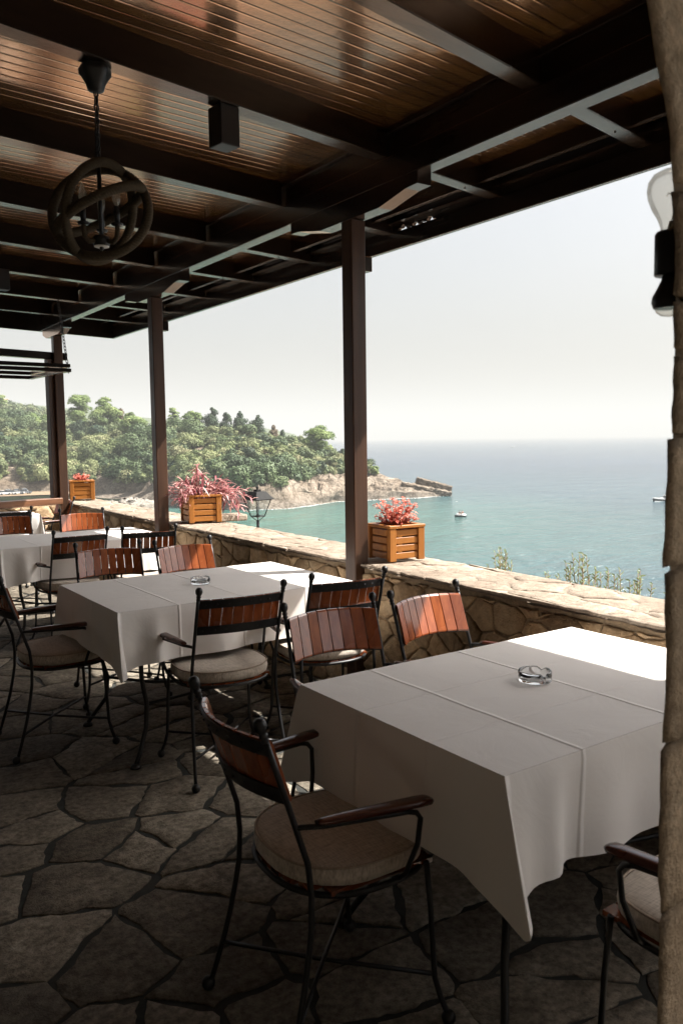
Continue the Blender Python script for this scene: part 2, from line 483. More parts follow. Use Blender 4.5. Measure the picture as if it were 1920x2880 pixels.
M['red_leaf'] = mat_leaf('coral_red_leaf', [(0, (.32,.045,.035)), (.5, (.62,.18,.125)), (1, (.82,.42,.34))], .45, .3, 4)
M['purple_leaf'] = mat_leaf('purple_heart_leaf', [(0, (.15,.03,.05)), (.4, (.40,.14,.16)), (1, (.74,.47,.43))], .4, .25, 4)
M['olive_leaf'] = mat_leaf('silvery_olive_leaf', [(0, (.14,.18,.08)), (.5, (.29,.36,.17)), (1, (.48,.53,.32))], .5, .25, 3)
M['stem'] = mat_plain('plant_stem', (.20,.12,.06), .8, 0, 40, .3, 0)
M['bark'] = mat_plain('tree_bark', (.13,.095,.07), .95, 0, 3, .4, .5)
M['scrub'] = mat_leaf('maquis_leaves', [(0, (.03,.06,.04)), (.25, (.068,.10,.046)), (.5, (.13,.16,.072)), (.75, (.205,.225,.11)), (1, (.28,.265,.15))], .7, .15, .05, 'Object')
M['scrub_dark'] = mat_leaf('evergreen_leaves', [(0, (.026,.045,.024)), (.4, (.06,.095,.042)), (.7, (.105,.15,.065)), (1, (.16,.20,.09))], .6, .12, .05)
M['scrub_light'] = mat_leaf('broom_leaves', [(0, (.09,.12,.05)), (.4, (.18,.22,.09)), (.7, (.27,.29,.14)), (1, (.33,.31,.18))], .7, .2, .05)
M['pine'] = mat_leaf('pine_needles', [(0, (.08,.12,.045)), (.5, (.18,.25,.085)), (1, (.34,.39,.16))], .7, .15, .3)
M['cypress'] = mat_leaf('cypress_leaves', [(0, (.022,.04,.026)), (.5, (.05,.08,.045)), (1, (.10,.13,.07))], .75, .1, .3)
M['brownleaf'] = mat_leaf('dry_brown_leaves', [(0, (.08,.06,.04)), (.5, (.15,.115,.075)), (1, (.24,.19,.13))], .8, .1, .3)
M['lime_leaf'] = mat_leaf('yellow_green_leaves', [(0, (.12,.17,.04)), (.5, (.30,.36,.10)), (1, (.48,.50,.18))], .6, .25, 2)

# ----------------------------------------------------------------------------- camera
YAW, PITCH, ROLL = R_(34.7), math.atan(206/2300), .0129
CAM = Vector((0, 0, 1.5))
fw = Vector((math.sin(YAW)*math.cos(PITCH), math.cos(YAW)*math.cos(PITCH), -math.sin(PITCH)))
rt = Vector((math.cos(YAW), -math.sin(YAW), 0))
up = rt.cross(fw)
cr = rt*math.cos(ROLL) - up*math.sin(ROLL)
cu = up*math.cos(ROLL) + rt*math.sin(ROLL)
cam = bpy.data.cameras.new('camera')
cam.sensor_fit = 'HORIZONTAL'; cam.sensor_width = 36; cam.lens = 36*2300/1920
cam.clip_start = .02; cam.clip_end = 150000
camo = bpy.data.objects.new('camera', cam)
camo.matrix_world = Matrix(((cr.x, cu.x, -fw.x, CAM.x), (cr.y, cu.y, -fw.y, CAM.y), (cr.z, cu.z, -fw.z, CAM.z), (0, 0, 0, 1)))
col.objects.link(camo)
scene.camera = camo
cam.dof.use_dof = True; cam.dof.focus_distance = 5.0; cam.dof.aperture_fstop = 12.0

# ----------------------------------------------------------------------------- 2-D stone layouts
def clip_poly(poly, px, py, nx, ny):
    out = []
    n = len(poly)
    for i in range(n):
        a = poly[i]; b = poly[(i+1) % n]
        da = (a[0]-px)*nx + (a[1]-py)*ny; db = (b[0]-px)*nx + (b[1]-py)*ny
        if da <= 0: out.append(a)
        if da*db < 0:
            t = da/(da-db)
            out.append((a[0]+t*(b[0]-a[0]), a[1]+t*(b[1]-a[1])))
    return out

def cells(W, H, size, aspect, seed, jitter=.8, thin=.18):
    """irregular stone outlines filling W x H (Voronoi of a jittered grid, stretched by aspect)"""
    rng = random.Random(seed)
    sx = size*aspect; sy = size
    nx = max(1, round(W/sx)); ny = max(1, round(H/sy))
    P = []
    for j in range(-1, ny+1):
        for i in range(-1, nx+1):
            if 0 < i < nx-1 and rng.random() < thin: continue
            off = .5*(j % 2)
            P.append(((i+.5+off+(rng.random()-.5)*jitter)*W/nx, (j+.5+(rng.random()-.5)*jitter)*H/ny))
    out = []
    for i, p in enumerate(P):
        poly = [(0,0),(W,0),(W,H),(0,H)]
        near = sorted(((q[0]-p[0])**2/aspect**2 + (q[1]-p[1])**2, q) for k, q in enumerate(P) if k != i)[:16]
        for _, q in near:
            # bisector in the stretched metric
            nxv = (q[0]-p[0])/aspect**2; nyv = q[1]-p[1]
            poly = clip_poly(poly, (p[0]+q[0])/2, (p[1]+q[1])/2, nxv, nyv)
            if len(poly) < 3: break
        if len(poly) >= 3:
            out.append(poly)
    return out

def stones(mb, polys, fn, th, gap, rng, seg=.05, wob=.006, dome=.35, tone=(0, 1), inset=.016):
    """each outline becomes one rough stone: fn(u, v, d) -> 3-D, d = how far it stands proud"""
    for poly in polys:
        A = sum(poly[i][0]*poly[(i+1) % len(poly)][1] - poly[(i+1) % len(poly)][0]*poly[i][1] for i in range(len(poly)))/2
        if abs(A) < gap*gap*6: continue
        cx = sum(p[0] for p in poly)/len(poly); cy = sum(p[1] for p in poly)/len(poly)
        g = gap*rng.uniform(.6, 1.5)
        pts = []
        for i in range(len(poly)):
            a = poly[i]; b = poly[(i+1) % len(poly)]
            L = math.hypot(b[0]-a[0], b[1]-a[1])
            n = max(1, int(L/seg))
            for k in range(n):
                t = k/n
                pts.append((a[0]+t*(b[0]-a[0]), a[1]+t*(b[1]-a[1])))
        if len(pts) < 3: continue
        seedv = rng.uniform(0, 50)
        def shr(p, d):
            dx = p[0]-cx; dy = p[1]-cy; L = math.hypot(dx, dy) or 1e-6
            w = mnoise.noise(Vector((p[0]*9+seedv, p[1]*9, seedv)))*wob + mnoise.noise(Vector((p[0]*34, p[1]*34+seedv, 3)))*wob*.5
            k = max(.2, 1 - (d + w)/L)
            return (cx+dx*k, cy+dy*k)
        def rough(p, amp):
            return 1 + amp*mnoise.noise(Vector((p[0]*11+seedv, p[1]*11, 7)))
        t = th*rng.uniform(.7, 1.25)
        tilt = (rng.uniform(-.25, .25), rng.uniform(-.25, .25))
        mb.t = rng.uniform(*tone)
        b0 = len(mb.v); n = len(pts)
        rings = [(g*.5, -.004, 0), (g*.5+inset*.15, t*.62, .35), (g*.5+inset*.8, t*.98, .3)]
        for d, h, am in rings:
            for p in pts:
                q = shr(p, d)
                hh = h if h < 0 else h*rough(q, am) + ((q[0]-cx)*tilt[0] + (q[1]-cy)*tilt[1])*.25*(h/t)*(dome > 0)
                mb.v.append(tuple(fn(q[0], q[1], hh)))
        for p in pts:
            q = (cx+(p[0]-cx)*.5, cy+(p[1]-cy)*.5)
            mb.v.append(tuple(fn(q[0], q[1], t*(1+.2*dome)*rough(q, .25) + ((q[0]-cx)*tilt[0] + (q[1]-cy)*tilt[1])*.25*(dome > 0))))
        mb.v.append(tuple(fn(cx, cy, t*(1+.3*dome))))
        for r in range(3):
            for k in range(n):
                mb.face((b0+r*n+k, b0+r*n+(k+1) % n, b0+(r+1)*n+(k+1) % n, b0+(r+1)*n+k), r > 0)
        for k in range(n):
            mb.face((b0+3*n+k, b0+3*n+(k+1) % n, b0+4*n), True)
    return mb

# ----------------------------------------------------------------------------- terrace floor
rng = random.Random(4)
mb = MB(); mb.box(-1.3, 3.0, -3.2, 10.6, -.25, 0)
fl = mb.build('terrace_floor', M['joint']); tag(fl, kind='structure')
mb = MB()
polys = cells(3.95, 12.0, .25, 1.2, 19, .92, .26)
ca, sa = math.cos(R_(8)), math.sin(R_(8))
stones(mb, polys, lambda u, v, d: (u-1.2, v-2.9, max(d, -.004)), .005, .021, rng, .03, .024, 0, (0, 1), .003)
o = mb.build('floor_paving', M['flag']); tag(o, kind='structure')

# ----------------------------------------------------------------------------- sea wall of rubble stone
WALL_A = -.02
wall = empty('stone_wall', (2.66, 1.7, 0), WALL_A)
tag(wall, 'long low rubble stone wall with pale flat coping between terrace and sea', 'wall')
WT = .43
mb = MB(); mb.box(.016, WT-.02, -4.3, 8.55, -1.2, .775)
mb.build('wall_core', M['mortar'], wall)
mb = MB(); mb.t = .35
nyw, nxw = 640, 14
b0 = 0
for j in range(nyw+1):
    for i in range(nxw+1):
        y = -2.3+10.9*j/nyw; xx = -.004+(WT+.0)*i/nxw
        e = mnoise.noise(Vector((y*6, 3.3, 1)))*.022 + mnoise.noise(Vector((y*21, 3.3, 4)))*.014
        if i == 0: xx += e
        if i == nxw: xx -= e
        zz = .793 + .008*mnoise.noise(Vector((xx*7, y*7, 0))) + .004*mnoise.noise(Vector((xx*26, y*26, 2)))
        if i in (0, nxw): zz -= .02
        mb.v.append((xx, y, zz))
for j in range(nyw):
    for i in range(nxw):
        a = j*(nxw+1)+i; mb.face((a, a+1, a+nxw+2, a+nxw+1), True)
mb.build('coping_bed', M['coping'], wall)
mb = MB(); rng = random.Random(7)
polys = cells(10.6, .74, .128, 1.3, 21, .95, .22)
stones(mb, polys, lambda u, v, d: (.014-d, u-2.1, v+.01), .014, .012, rng, .025, .016, .3, (0, 1), .008)
mb.build('facing_stones', M['rubble'], wall)
mb = MB(); rng = random.Random(8)
polys = cells(10.9, WT+.03, .17, 1.35, 5, 1.05, .2)
stones(mb, polys, lambda u, v, d: (v-.012, u-2.3, .787+max(d, -.012)), .008, .006, rng, .025, .024, 0, (0, 1), .006)
mb.build('coping_stones', M['coping'], wall)

# raised pale block on the outer edge of the wall
mb = MB(); mb.t = .8; mb.box(-.16, .16, -.11, .11, 0, .055, bev=.01)
o = mb.build('stone_block', M['coping'], None, (3.24, 6.46, .797), -.1)
tag(o, 'pale flat stone block lying on the wall top behind the large planter', 'stone block')

# end wall (oblique) with the window sill
END = R_(180-75)   # direction of the far end, seen from the corner
ewall = empty('stone_wall', (2.84, 9.93, 0), R_(180+15))
tag(ewall, 'short rubble stone wall under the wooden window sill at the far end', 'wall')
mb = MB(); mb.box(0, 4.2, -.3, 0, -1.2, .77)
mb.build('wall_core', M['mortar'], ewall)
mb = MB(); rng = random.Random(17)
polys = cells(4.0, .76, .17, 1.3, 31, .9, .2)
stones(mb, polys, lambda u, v, d: (u+.05, d, v), .022, .016, rng, .03, .012, .3, (0, 1), .010)
mb.build('facing_stones', M['rubble'], ewall)

# ----------------------------------------------------------------------------- pergola roof
perg = empty('pergola', (2.7, 3.75, 0))
tag(perg, 'dark timber terrace roof with board ceiling, rafters and square posts', 'pergola')
def P(mb, name, mat): 
    o = mb.build(name, mat, perg); o.matrix_parent_inverse = Matrix.Translation((-2.7, -3.75, 0)); return o
RA = R_(10)      # rafters run 10 degrees off square to the beam
def rafter_y(x, y0): return y0 + (x-2.66)*math.tan(RA)
RY = [-.7, 1.35, 2.37, 3.39, 4.43, 5.49, 6.46, 7.44, 8.48, 9.45]
Zs, Zr, Zc = 2.80, 2.925, 3.06
for y0 in RY:
    mb = MB()
    x0 = -1.0 if y0 > .7 else -.95
    for (xa, xb, zt) in ((x0, 2.655, Zc+.01), (2.755, 3.655, Zc+.01)):
        Mx = Matrix.Translation((2.66, y0, 0)) @ Matrix.Rotation(RA, 4, 'Z')
        k = 1/math.cos(RA)
        mb.box((xa-2.66)*k, (xb-2.66)*k, 0, .088, Zr, zt, Mx, .004)
    for xb in (2.95, 3.35):
        mb.sphere((xb, rafter_y(xb, y0)+.045, Zr-.001), .006, 5)
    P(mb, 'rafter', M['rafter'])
mb = MB()
mb.box(2.66, 2.75, -1.3, 9.98, Zs, Zr, bev=.004)
mb.box(2.668, 2.742, -1.3, 9.98, Zr+.0, Zc+.005)
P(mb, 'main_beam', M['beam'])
mb = MB()      # thin moulding where the boards meet the beam
mb.box(2.64, 2.667, -1.3, 9.98, Zc-.03, Zc+.004, bev=.003)
P(mb, 'moulding', M['beam'])
# ceiling boards
mb = MB()
def slab_xy(pts, z0, z1):
    n = len(pts)
    mb.add([(x, y, z0) for x, y in pts] + [(x, y, z1) for x, y in pts],
           [tuple(range(n))[::-1], tuple(range(n, 2*n))] + [(i, (i+1) % n, n+(i+1) % n, n+i) for i in range(n)])
slab_xy([(-1.1, .6), (2.70, .6), (2.70, 10.12), (-1.1, 9.15)], Zc, Zc+.03)
slab_xy([(2.70, -1.3), (3.45, -1.3), (3.45, 10.30), (2.70, 10.12)], Zc, Zc+.03)
slab_xy([(-1.1, -3.1), (1.0, -3.1), (1.0, -1.3), (2.70, -1.3), (2.70, .6), (-1.1, .6)], Zc, Zc+.03)
P(mb, 'ceiling_boards', M['ceiling'])
mb = MB(); mb.box(3.445, 3.48, -1.3, 10.3, Zc-.095, Zc+.028, bev=.003)
P(mb, 'purlin', M['beam'])
# roof underlay beyond the purlin with a worn, wavy gap that lets the sky through
mb = MB()
slab_xy([(-1.1, .6), (3.3, .6), (3.3, 10.3), (-1.1, 9.2)], Zc+.05, Zc+.075)
slab_xy([(-1.1, -3.1), (1.0, -3.1), (1.0, -1.3), (3.3, -1.3), (3.3, .6), (-1.1, .6)], Zc+.05, Zc+.075)
ys = [-2.6, 3.95, 4.55, 10.36]
slab_xy([(3.482, -1.3), (3.72, -1.3), (3.72, 10.42), (3.482, 10.36)], Zc+.03, Zc+.045)
P(mb, 'roof_underlay', M['underlay'])
mb = MB()
mb.box(3.655, 3.69, -1.3, 10.40, 2.815, 2.930, bev=.003)
mb.box(3.657, 3.688, -1.3, 4.16, 2.9305, Zc+.028)
mb.box(3.657, 3.688, 4.60, 10.40, 2.9305, Zc+.028)
n = 40       # worn board with a wavy lower edge: daylight shows through the slot
lo = [2.932 + (.017 + .011*math.sin(i*.47) + .006*math.sin(i*1.3)) * (1 if 2 < i < n-2 and i not in (15, 16, 27) else .05) for i in range(n+1)]
yy_ = [4.161+.438*i/n for i in range(n+1)]
mb.add([(3.657, y, z) for y, z in zip(yy_, lo)] + [(3.657, y, Zc+.028) for y in yy_] + [(3.688, y, z) for y, z in zip(yy_, lo)] + [(3.688, y, Zc+.028) for y in yy_],
       [(i, i+1, n+2+i, n+1+i) for i in range(n)] + [(2*n+2+i, 3*n+3+i, 3*n+4+i, 2*n+3+i) for i in range(n)] + [(i, 2*n+2+i, 2*n+3+i, i+1) for i in range(n)])
mb.box(3.60, 3.654, -1.3, 10.35, 2.975, 2.995)
Mx = Matrix.Translation((3.69, 10.40, 0)) @ Matrix.Rotation(R_(180+14), 4, 'Z')
mb.box(.036, 4.9, -.0, .035, 2.815, Zc+.028, Mx, .003)
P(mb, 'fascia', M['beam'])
# posts with their corbels and stub blocks
PY = [3.70, 6.545, 9.42]
for i, y in enumerate(PY):
    mb = MB(); mb.box(2.65, 2.746, y, y+.096, -.02, 2.69, bev=.005)
    po = P(mb, 'post', M['post'])
    mb = MB()
    yc = y+.048; Lh = .592
    prof = [(-Lh, Zs), (-Lh, 2.738), (-Lh+.09, 2.735), (-.28, 2.692), (.28, 2.692), (Lh-.09, 2.735), (Lh, 2.738), (Lh, Zs)]
    if i == 2: prof = [(-.42, Zs), (-.42, 2.74), (-.36, 2.735), (-.2, 2.692), (.28, 2.692), (.42, 2.74), (.42, Zs)]
    n = len(prof)
    mb.add([(2.66, yc+a, z) for a, z in prof] + [(2.748, yc+a, z) for a, z in prof],
           [tuple(range(n))[::-1], tuple(range(n, 2*n))] + [(k, (k+1) % n, n+(k+1) % n, n+k) for k in range(n)])
    P(mb, 'corbel', M['beam'])
    mb = MB(); mb.box(2.747, 2.80, y+.01, y+.085, 2.423, 2.503, bev=.004)
    P(mb, 'stub_block', M['beam'])

# far end window: rail, jamb, sill, sashes swung up and hung on a chain
win = empty('window_frame', (2.65, 9.5, .8), R_(180+15))
tag(win, 'dark wooden window frame with brown sill across the far end of the terrace', 'window frame')
mb = MB(); mb.box(-.04, 3.6, -.05, .03, 1.63, 1.71, bev=.004); mb.build('top_rail', M['rafter'], win)
mb = MB(); mb.box(-.002, .075, -.045, .035, .075, 1.629, bev=.004); mb.build('jamb', M['post'], win)
mb = MB(); mb.box(0.0, 3.6, -.06, .10, .003, .073, bev=.005); mb.build('sill', M['sill'], win)
for k, (nm, z, lab) in enumerate((('lower', 2.205, 'lower wooden sash, hinged open and hanging level from a chain'),
                                  ('upper', 2.252, 'upper wooden sash lying on top of the open lower sash'))):
    s = empty('window_sash', (2.445, 9.56, z), R_(180+4))
    tag(s, lab, 'window sash', 'sashes folded up under the roof')
    mb = MB(); mb.box(0, 3.0, 1.10-.02*k, 1.17-.02*k, 0, .036, bev=.003); mb.build('near_rail', M['rafter'], s)
    mb = MB(); mb.box(0, 3.0, 0, .06, 0, .036, bev=.003); mb.build('hinge_rail', M['rafter'], s)
    mb = MB(); mb.box(0, .06, .0605, 1.0995-.02*k, .001, .035, bev=.003); mb.build('stile', M['beam'], s)

def chain_mesh(mb, a, b, link=.03, r=.0022):
    a = Vector(a); b = Vector(b); L = (b-a).length; n = max(2, int(L/(link*.72)))
    d = (b-a)/n; t = d.normalized()
    s1 = t.cross(Vector((1, .3, 0))).normalized(); s2 = t.cross(s1)
    for i in range(n):
        c = a + d*(i+.5); s = s1 if i % 2 else s2
        pts = [c + t*(link*.5*math.cos(w)) + s*(link*.27*math.sin(w)) for w in [2*PI*k/10 for k in range(10)]]
        mb.tube(pts, r, 5, closed=True)
mb = MB(); chain_mesh(mb, (2.45, 8.49, 2.92), (2.505, 8.42, 2.20), .045, .0035)
o = mb.build('chain', M['iron']); tag(o, 'thin iron chain holding up the window sashes beside the far post', 'chain')

# ----------------------------------------------------------------------------- building behind the camera: arch, pier, facade, room
bld = empty('stone_building', (.98, .655, 0))
tag(bld, 'rough stone pier with curved arch at the right edge of the view', 'building')
def B(mb, name, mat):
    o = mb.build(name, mat, bld); o.matrix_parent_inverse = Matrix.Translation((-.98, -.655, 0)); return o
def rough_map(mb, fmap, seed=0, amp=.008, n=8, ny=None, nz=None):
    """rough-hewn block: fmap takes the unit cube (-1..1) to the block, then noise roughens it"""
    sd = seed*3.7
    ny = ny or n; nz = nz or n
    N = (n, ny, nz)
    idx = {}; verts = []; faces = []
    def vid(*c):
        if c not in idx:
            q = [2*c[a]/N[a]-1 for a in range(3)]
            ex = sorted([max(0, abs(v)-.8) for v in q], reverse=True)
            k = 1 - .12*ex[1]
            w = Vector(fmap(*[v*(k if abs(v) > .8 else 1) for v in q]))
            w = w + mnoise.noise_vector(w*9+Vector((sd, 0, 0)))*amp + mnoise.noise_vector(w*31+Vector((0, sd, 0)))*amp*.5
            idx[c] = len(verts); verts.append(w)
        return idx[c]
    for ax in range(3):
        u, v = [a for a in range(3) if a != ax]
        for a in range(N[u]):
            for b in range(N[v]):
                for s in (0, N[ax]):
                    def c(i, j):
                        t = [0, 0, 0]; t[ax] = s; t[u] = i; t[v] = j; return vid(*t)
                    q = [c(a, b), c(a+1, b), c(a+1, b+1), c(a, b+1)]
                    faces.append(q if (s > 0) == (ax != 1) else q[::-1])
    mb.add(verts, faces, True)
def rough_block(mb, c, half, rot=0.0, seed=0, amp=.008, n=7):
    Mx = Matrix.Translation(c) @ Matrix.Rotation(rot, 4, 'Y')
    rough_map(mb, lambda a, b, d: Mx @ Vector((a*half[0], b*half[1], d*half[2])), seed, amp, n)
rng = random.Random(12)
mb = MB()
AX, AZ, AR, AO = -.015, 1.68, 1.0, 1.39
Y0, Y1 = .655, .80
SPL = 2.2          # the opening splays outwards behind the face we see
def rad_at(y): return AR + SPL*max(0, y-Y0)
z = -.02; k = 0
joints = [.22, .50, .815, 1.065, 1.315, 1.50, 1.61, AZ]
for zt in joints:
    mb.t = rng.uniform(.25, .8)
    dx = rng.uniform(-.003, .003); dy = rng.uniform(-.004, .002)
    for sgn in (1,):
        def f(a, b, d, sgn=sgn, z0=z, z1=zt, dx=dx, dy=dy):
            y = Y0+dy+(Y1-Y0-dy)*(b+1)/2; r0 = rad_at(y)+dx
            rr = r0 + (AO-r0)*(a+1)/2
            return (AX+rr, y, z0+.003+(z1-z0-.006)*(d+1)/2)
        rough_map(mb, f, 30+k, .0055, 12, 8, 9)
    z = zt; k += 1
TH = [0, .14, .40, .68, .98, 1.30, 1.62, 1.94, 2.26, 2.58, 2.86, PI]
for i in range(len(TH)-1):
    t0, t1 = TH[i], TH[i+1]
    mb.t = rng.uniform(.25, .8)
    def f(a, b, d, t0=t0, t1=t1):
        y = Y0+(Y1-Y0)*(b+1)/2; r0 = rad_at(y); rr = r0 + (AO-r0)*(a+1)/2; th = t0+.003+(t1-t0-.006)*(d+1)/2
        return (AX+rr*math.cos(th), y, AZ+rr*math.sin(th))
    rough_map(mb, f, 90+i, .0055, 10, 8, 12)
B(mb, 'pier_stones', M['pier'])
mb = MB()   # mortar core just behind the stones
cin = .005
ya, yb = Y0+.012, Y1-.012
for sgn in (1,):
    ra, rb = rad_at(ya)+cin, rad_at(yb)+cin
    p = [(AX+sgn*ra, ya), (AX+sgn*rb, yb), (AX+sgn*(AO-.006), yb), (AX+sgn*(AO-.006), ya)]
    mb.add([(x, y, -.02) for x, y in p] + [(x, y, AZ) for x, y in p], [(0, 1, 5, 4), (1, 2, 6, 5), (2, 3, 7, 6), (3, 0, 4, 7)])
for i in range(28):
    ta, tb = PI*i/28, PI*(i+1)/28
    ra, rb = rad_at(ya)+cin, rad_at(yb)+cin
    mb.add([(AX+ra*math.cos(ta), ya, AZ+ra*math.sin(ta)), (AX+ra*math.cos(tb), ya, AZ+ra*math.sin(tb)), (AX+rb*math.cos(tb), yb, AZ+rb*math.sin(tb)), (AX+rb*math.cos(ta), yb, AZ+rb*math.sin(ta))], [(0, 1, 2, 3)])
    for y in (ya, yb):
        r = rad_at(y)+cin
        a = (AX+r*math.cos(ta), y, AZ+r*math.sin(ta)); b = (AX+r*math.cos(tb), y, AZ+r*math.sin(tb))
        a2 = (AX+(AO-.006)*math.cos(ta), y, 3.05); b2 = (AX+(AO-.006)*math.cos(tb), y, 3.05)
        mb.add([a, b, b2, a2], [(0, 1, 2, 3)])
B(mb, 'arch_wall', M['mortar'])
mb = MB()
mb.box(-1.15, -1.0, -3.0, 9.0, -.02, 3.05)
mb.box(-.999, 2.4, -3.15, -3.0, -.02, 3.05)
B(mb, 'facade', M['plaster'])
mb = MB(); mb.box(3.12, 3.62, .34, .80, -1.2, 3.05)  # unseen block added to keep sun off the floor under the nearest table
B(mb, 'sun_blocker', M['rubble'])

# wall lamp on the outer face of the pier
sc = empty('wall_lamp', (1.130, .752, 1.738))
tag(sc, 'black wall lamp with clear bulb on the stone pier at right', 'wall lamp')
mb = MB()
mb.lathe([(.002, 0.002), (.022, .001), (.0235, .003), (.0235, .062), (.021, .066), (.0165, .063), (.002, .062)], 24)
mb.tube([(0, 0, .03), (.006, -.014, .03), (.013, -.030, .03)], .008, 8)
mb.lathe([(.036, 0), (.036, .005), (.003, .006)], 20, Matrix.Translation((.012, -.0275, .03)) @ Matrix.Rotation(R_(24), 4, 'Z') @ Matrix.Rotation(PI/2, 4, 'X'))
mb.build('socket', M['blackbox'], sc)
prof = [(.0150, .064), (.0160, .074), (.0205, .086), (.0285, .100), (.0345, .116), (.0360, .128), (.0340, .140), (.0270, .150), (.015, .156), (.001, .158)]
mb = MB(); mb.lathe(prof, 30); mb.build('bulb', M['bulbglass'], sc)
mb = MB(); mb.tube([(0, 0, .063), (0, 0, .082)], [.008, .003], 8); mb.tube([(0, 0, .08), (.010, 0, .118), (-.010, 0, .121), (0, .008, .12)], .0009, 5)
mb.build('filament', M['brass'], sc)
mb = MB(); mb.lathe([(.012, .001), (.0125, -.004), (.018, -.016), (.0255, -.030), (.0265, -.038), (.0235, -.047), (.020, -.0475), (.001, -.0475)][::-1], 24)
mb.build('lower_cap', M['blackbox'], sc)
mb = MB(); mb.lathe([(.0215, -.0476), (.0195, -.053), (.0125, -.058), (.001, -.060)][::-1], 22); mb.build('lower_bulb', M['bulbglass'], sc)

# ----------------------------------------------------------------------------- chairs
def make_chair():
    root = empty('armchair')
    tag(root, 'chair', 'chair', 'wooden slat armchairs at the tables')
    def stile_pt(sx, z):
        pts = [(.0, .222, -.300), (.12, .212, -.262), (.25, .204, -.228), (.36, .199, -.210), (.44, .197, -.207), (.52, .195, -.214), (.66, .194, -.258), (.845, .193, -.318)]
        for a, b in zip(pts, pts[1:]):
            if a[0] <= z <= b[0]:
                t = (z-a[0])/(b[0]-a[0]); return (sx*(a[1]+t*(b[1]-a[1])), a[2]+t*(b[2]-a[2]), z)
    for sx in (-1, 1):
        mb = MB()
        zs = [.02, .08, .15, .22, .30, .36, .40, .44, .48, .52, .58, .66, .75, .845]
        mb.tube([stile_pt(sx, z) for z in zs], .0075, 9)
        leg = mb.build('rear_leg', M['iron'], root)
        mb = MB()
        x, y, _ = stile_pt(sx, .845)
        T = Matrix.Translation((x, y, .842)) @ Matrix.Rotation(.3, 4, 'X')
        mb.lathe([(.0085, -.012), (.010, -.008), (.0075, -.002), (.010, .002), (.0105, .006), (.008, .010), (.0095, .013), (.0135, .020), (.0155, .029), (.0145, .038), (.010, .045), (.001, .048)], 14, T)
        mb.build('finial', M['iron'], leg)
        mb = MB(); mb.sphere((sx*.222, -.300, .019), .019, 9); mb.build('foot', M['iron'], leg)
        mb = MB()
        mb.tube([(sx*.198, .125, .43), (sx*.203, .135, .30), (sx*.206, .14, .18), (sx*.210, .142, .12), (sx*.220, .152, .07), (sx*.231, .162, .035), (sx*.235, .165, .02)], .0075, 9)
        fl_ = mb.build('front_leg', M['iron'], root)
        mb = MB(); mb.sphere((sx*.236, .166, .019), .019, 9); mb.build('foot', M['iron'], fl_)
        # arm: iron rod from the stile, wooden pad, bent support down to the seat frame
        mb = MB()
        a = stile_pt(sx, .615)
        mb.tube([a, (sx*.206, -.225, .617), (sx*.225, -.19, .618), (sx*.245, -.08, .615), (sx*.262, .02, .612), (sx*.265, .045, .605), (sx*.263, .058, .588), (sx*.255, .055, .52), (sx*.232, .035, .44), (sx*.218, .03, .425)], .0068, 8)
        mb.build('arm_rod', M['iron'], root)
        mb = MB()
        prs = [(-.205, .009, .005), (-.19, .012, .007), (-.12, .017, .009), (-.02, .021, .0095), (.05, .022, .0095), (.075, .021, .008), (.083, .014, .005)]
        b0 = len(mb.v); ns = 10
        for (yy, w, hh) in prs:
            cx = sx*(.222 + (yy+.205)*.165); cz = .6285 + (yy+.205)*.01
            for k in range(ns):
                th = 2*PI*k/ns
                mb.v.append((cx+w*math.copysign(abs(math.cos(th))**.6, math.cos(th)), yy, cz+hh*math.copysign(abs(math.sin(th))**.7, math.sin(th))))
        for i in range(len(prs)-1):
            for k in range(ns):
                mb.face((b0+i*ns+k, b0+i*ns+(k+1) % ns, b0+(i+1)*ns+(k+1) % ns, b0+(i+1)*ns+k), True)
        mb.face([b0+k for k in range(ns)][::-1]); mb.face([b0+(len(prs)-1)*ns+k for k in range(ns)])
        mb.build('armrest', M['arm'], root)
    # back: eight curved slats riveted in front of two iron bands
    def back_pt(u, z, off):
        x, y, _ = stile_pt(1, z)
        return Vector((u*(x-.006), y - .052*(1-u*u) + off, z + .006*(1-u*u)))
    mb = MB()
    ns = 8
    rg = random.Random(3)
    for i in range(ns):
        ua = -1 + 2*i/ns + .012; ub = -1 + 2*(i+1)/ns - .012
        mb.t = rg.uniform(.42, .66)
        rows = [.676, .682, .72, .77, .824, .830]
        V = []
        for zi, z in enumerate(rows):
            e = .010 if zi in (0, 5) else 0
            for (u, s) in ((ua, 0), (ub, 0), (ub, 1), (ua, 1)):
                p = back_pt(u + (e*.5 if u == ua else -e*.5), z, .007 + .012*s - (.003 if (e and s) else 0))
                V.append(p)
        F = []
        for r in range(len(rows)-1):
            for k in range(4):
                F.append((r*4+k, r*4+(k+1) % 4, (r+1)*4+(k+1) % 4, (r+1)*4+k))
        F.append((3, 2, 1, 0)); q = (len(rows)-1)*4; F.append((q, q+1, q+2, q+3))
        mb.add(V, F)
    mb.build('backrest', M['slat'], root)
    for (za, zb) in ((.790, .826), (.670, .709)):
        mb = MB(); V = []; n = 18
        for i in range(n+1):
            u = -1 + 2*i/n
            for (z, o_) in ((za, 0), (zb, 0), (zb, .005), (za, .005)):
                V.append(back_pt(u, z, o_))
        F = []
        for i in range(n):
            for k in range(4):
                F.append((i*4+k, i*4+(k+1) % 4, (i+1)*4+(k+1) % 4, (i+1)*4+k))
        mb.add(V, F)
        for i in range(ns):     # rivets
            u = -1 + 2*(i+.5)/ns
            mb.sphere(back_pt(u, (za+zb)/2, -.001), .0035, 5)
        mb.build('back_band', M['iron'], root)
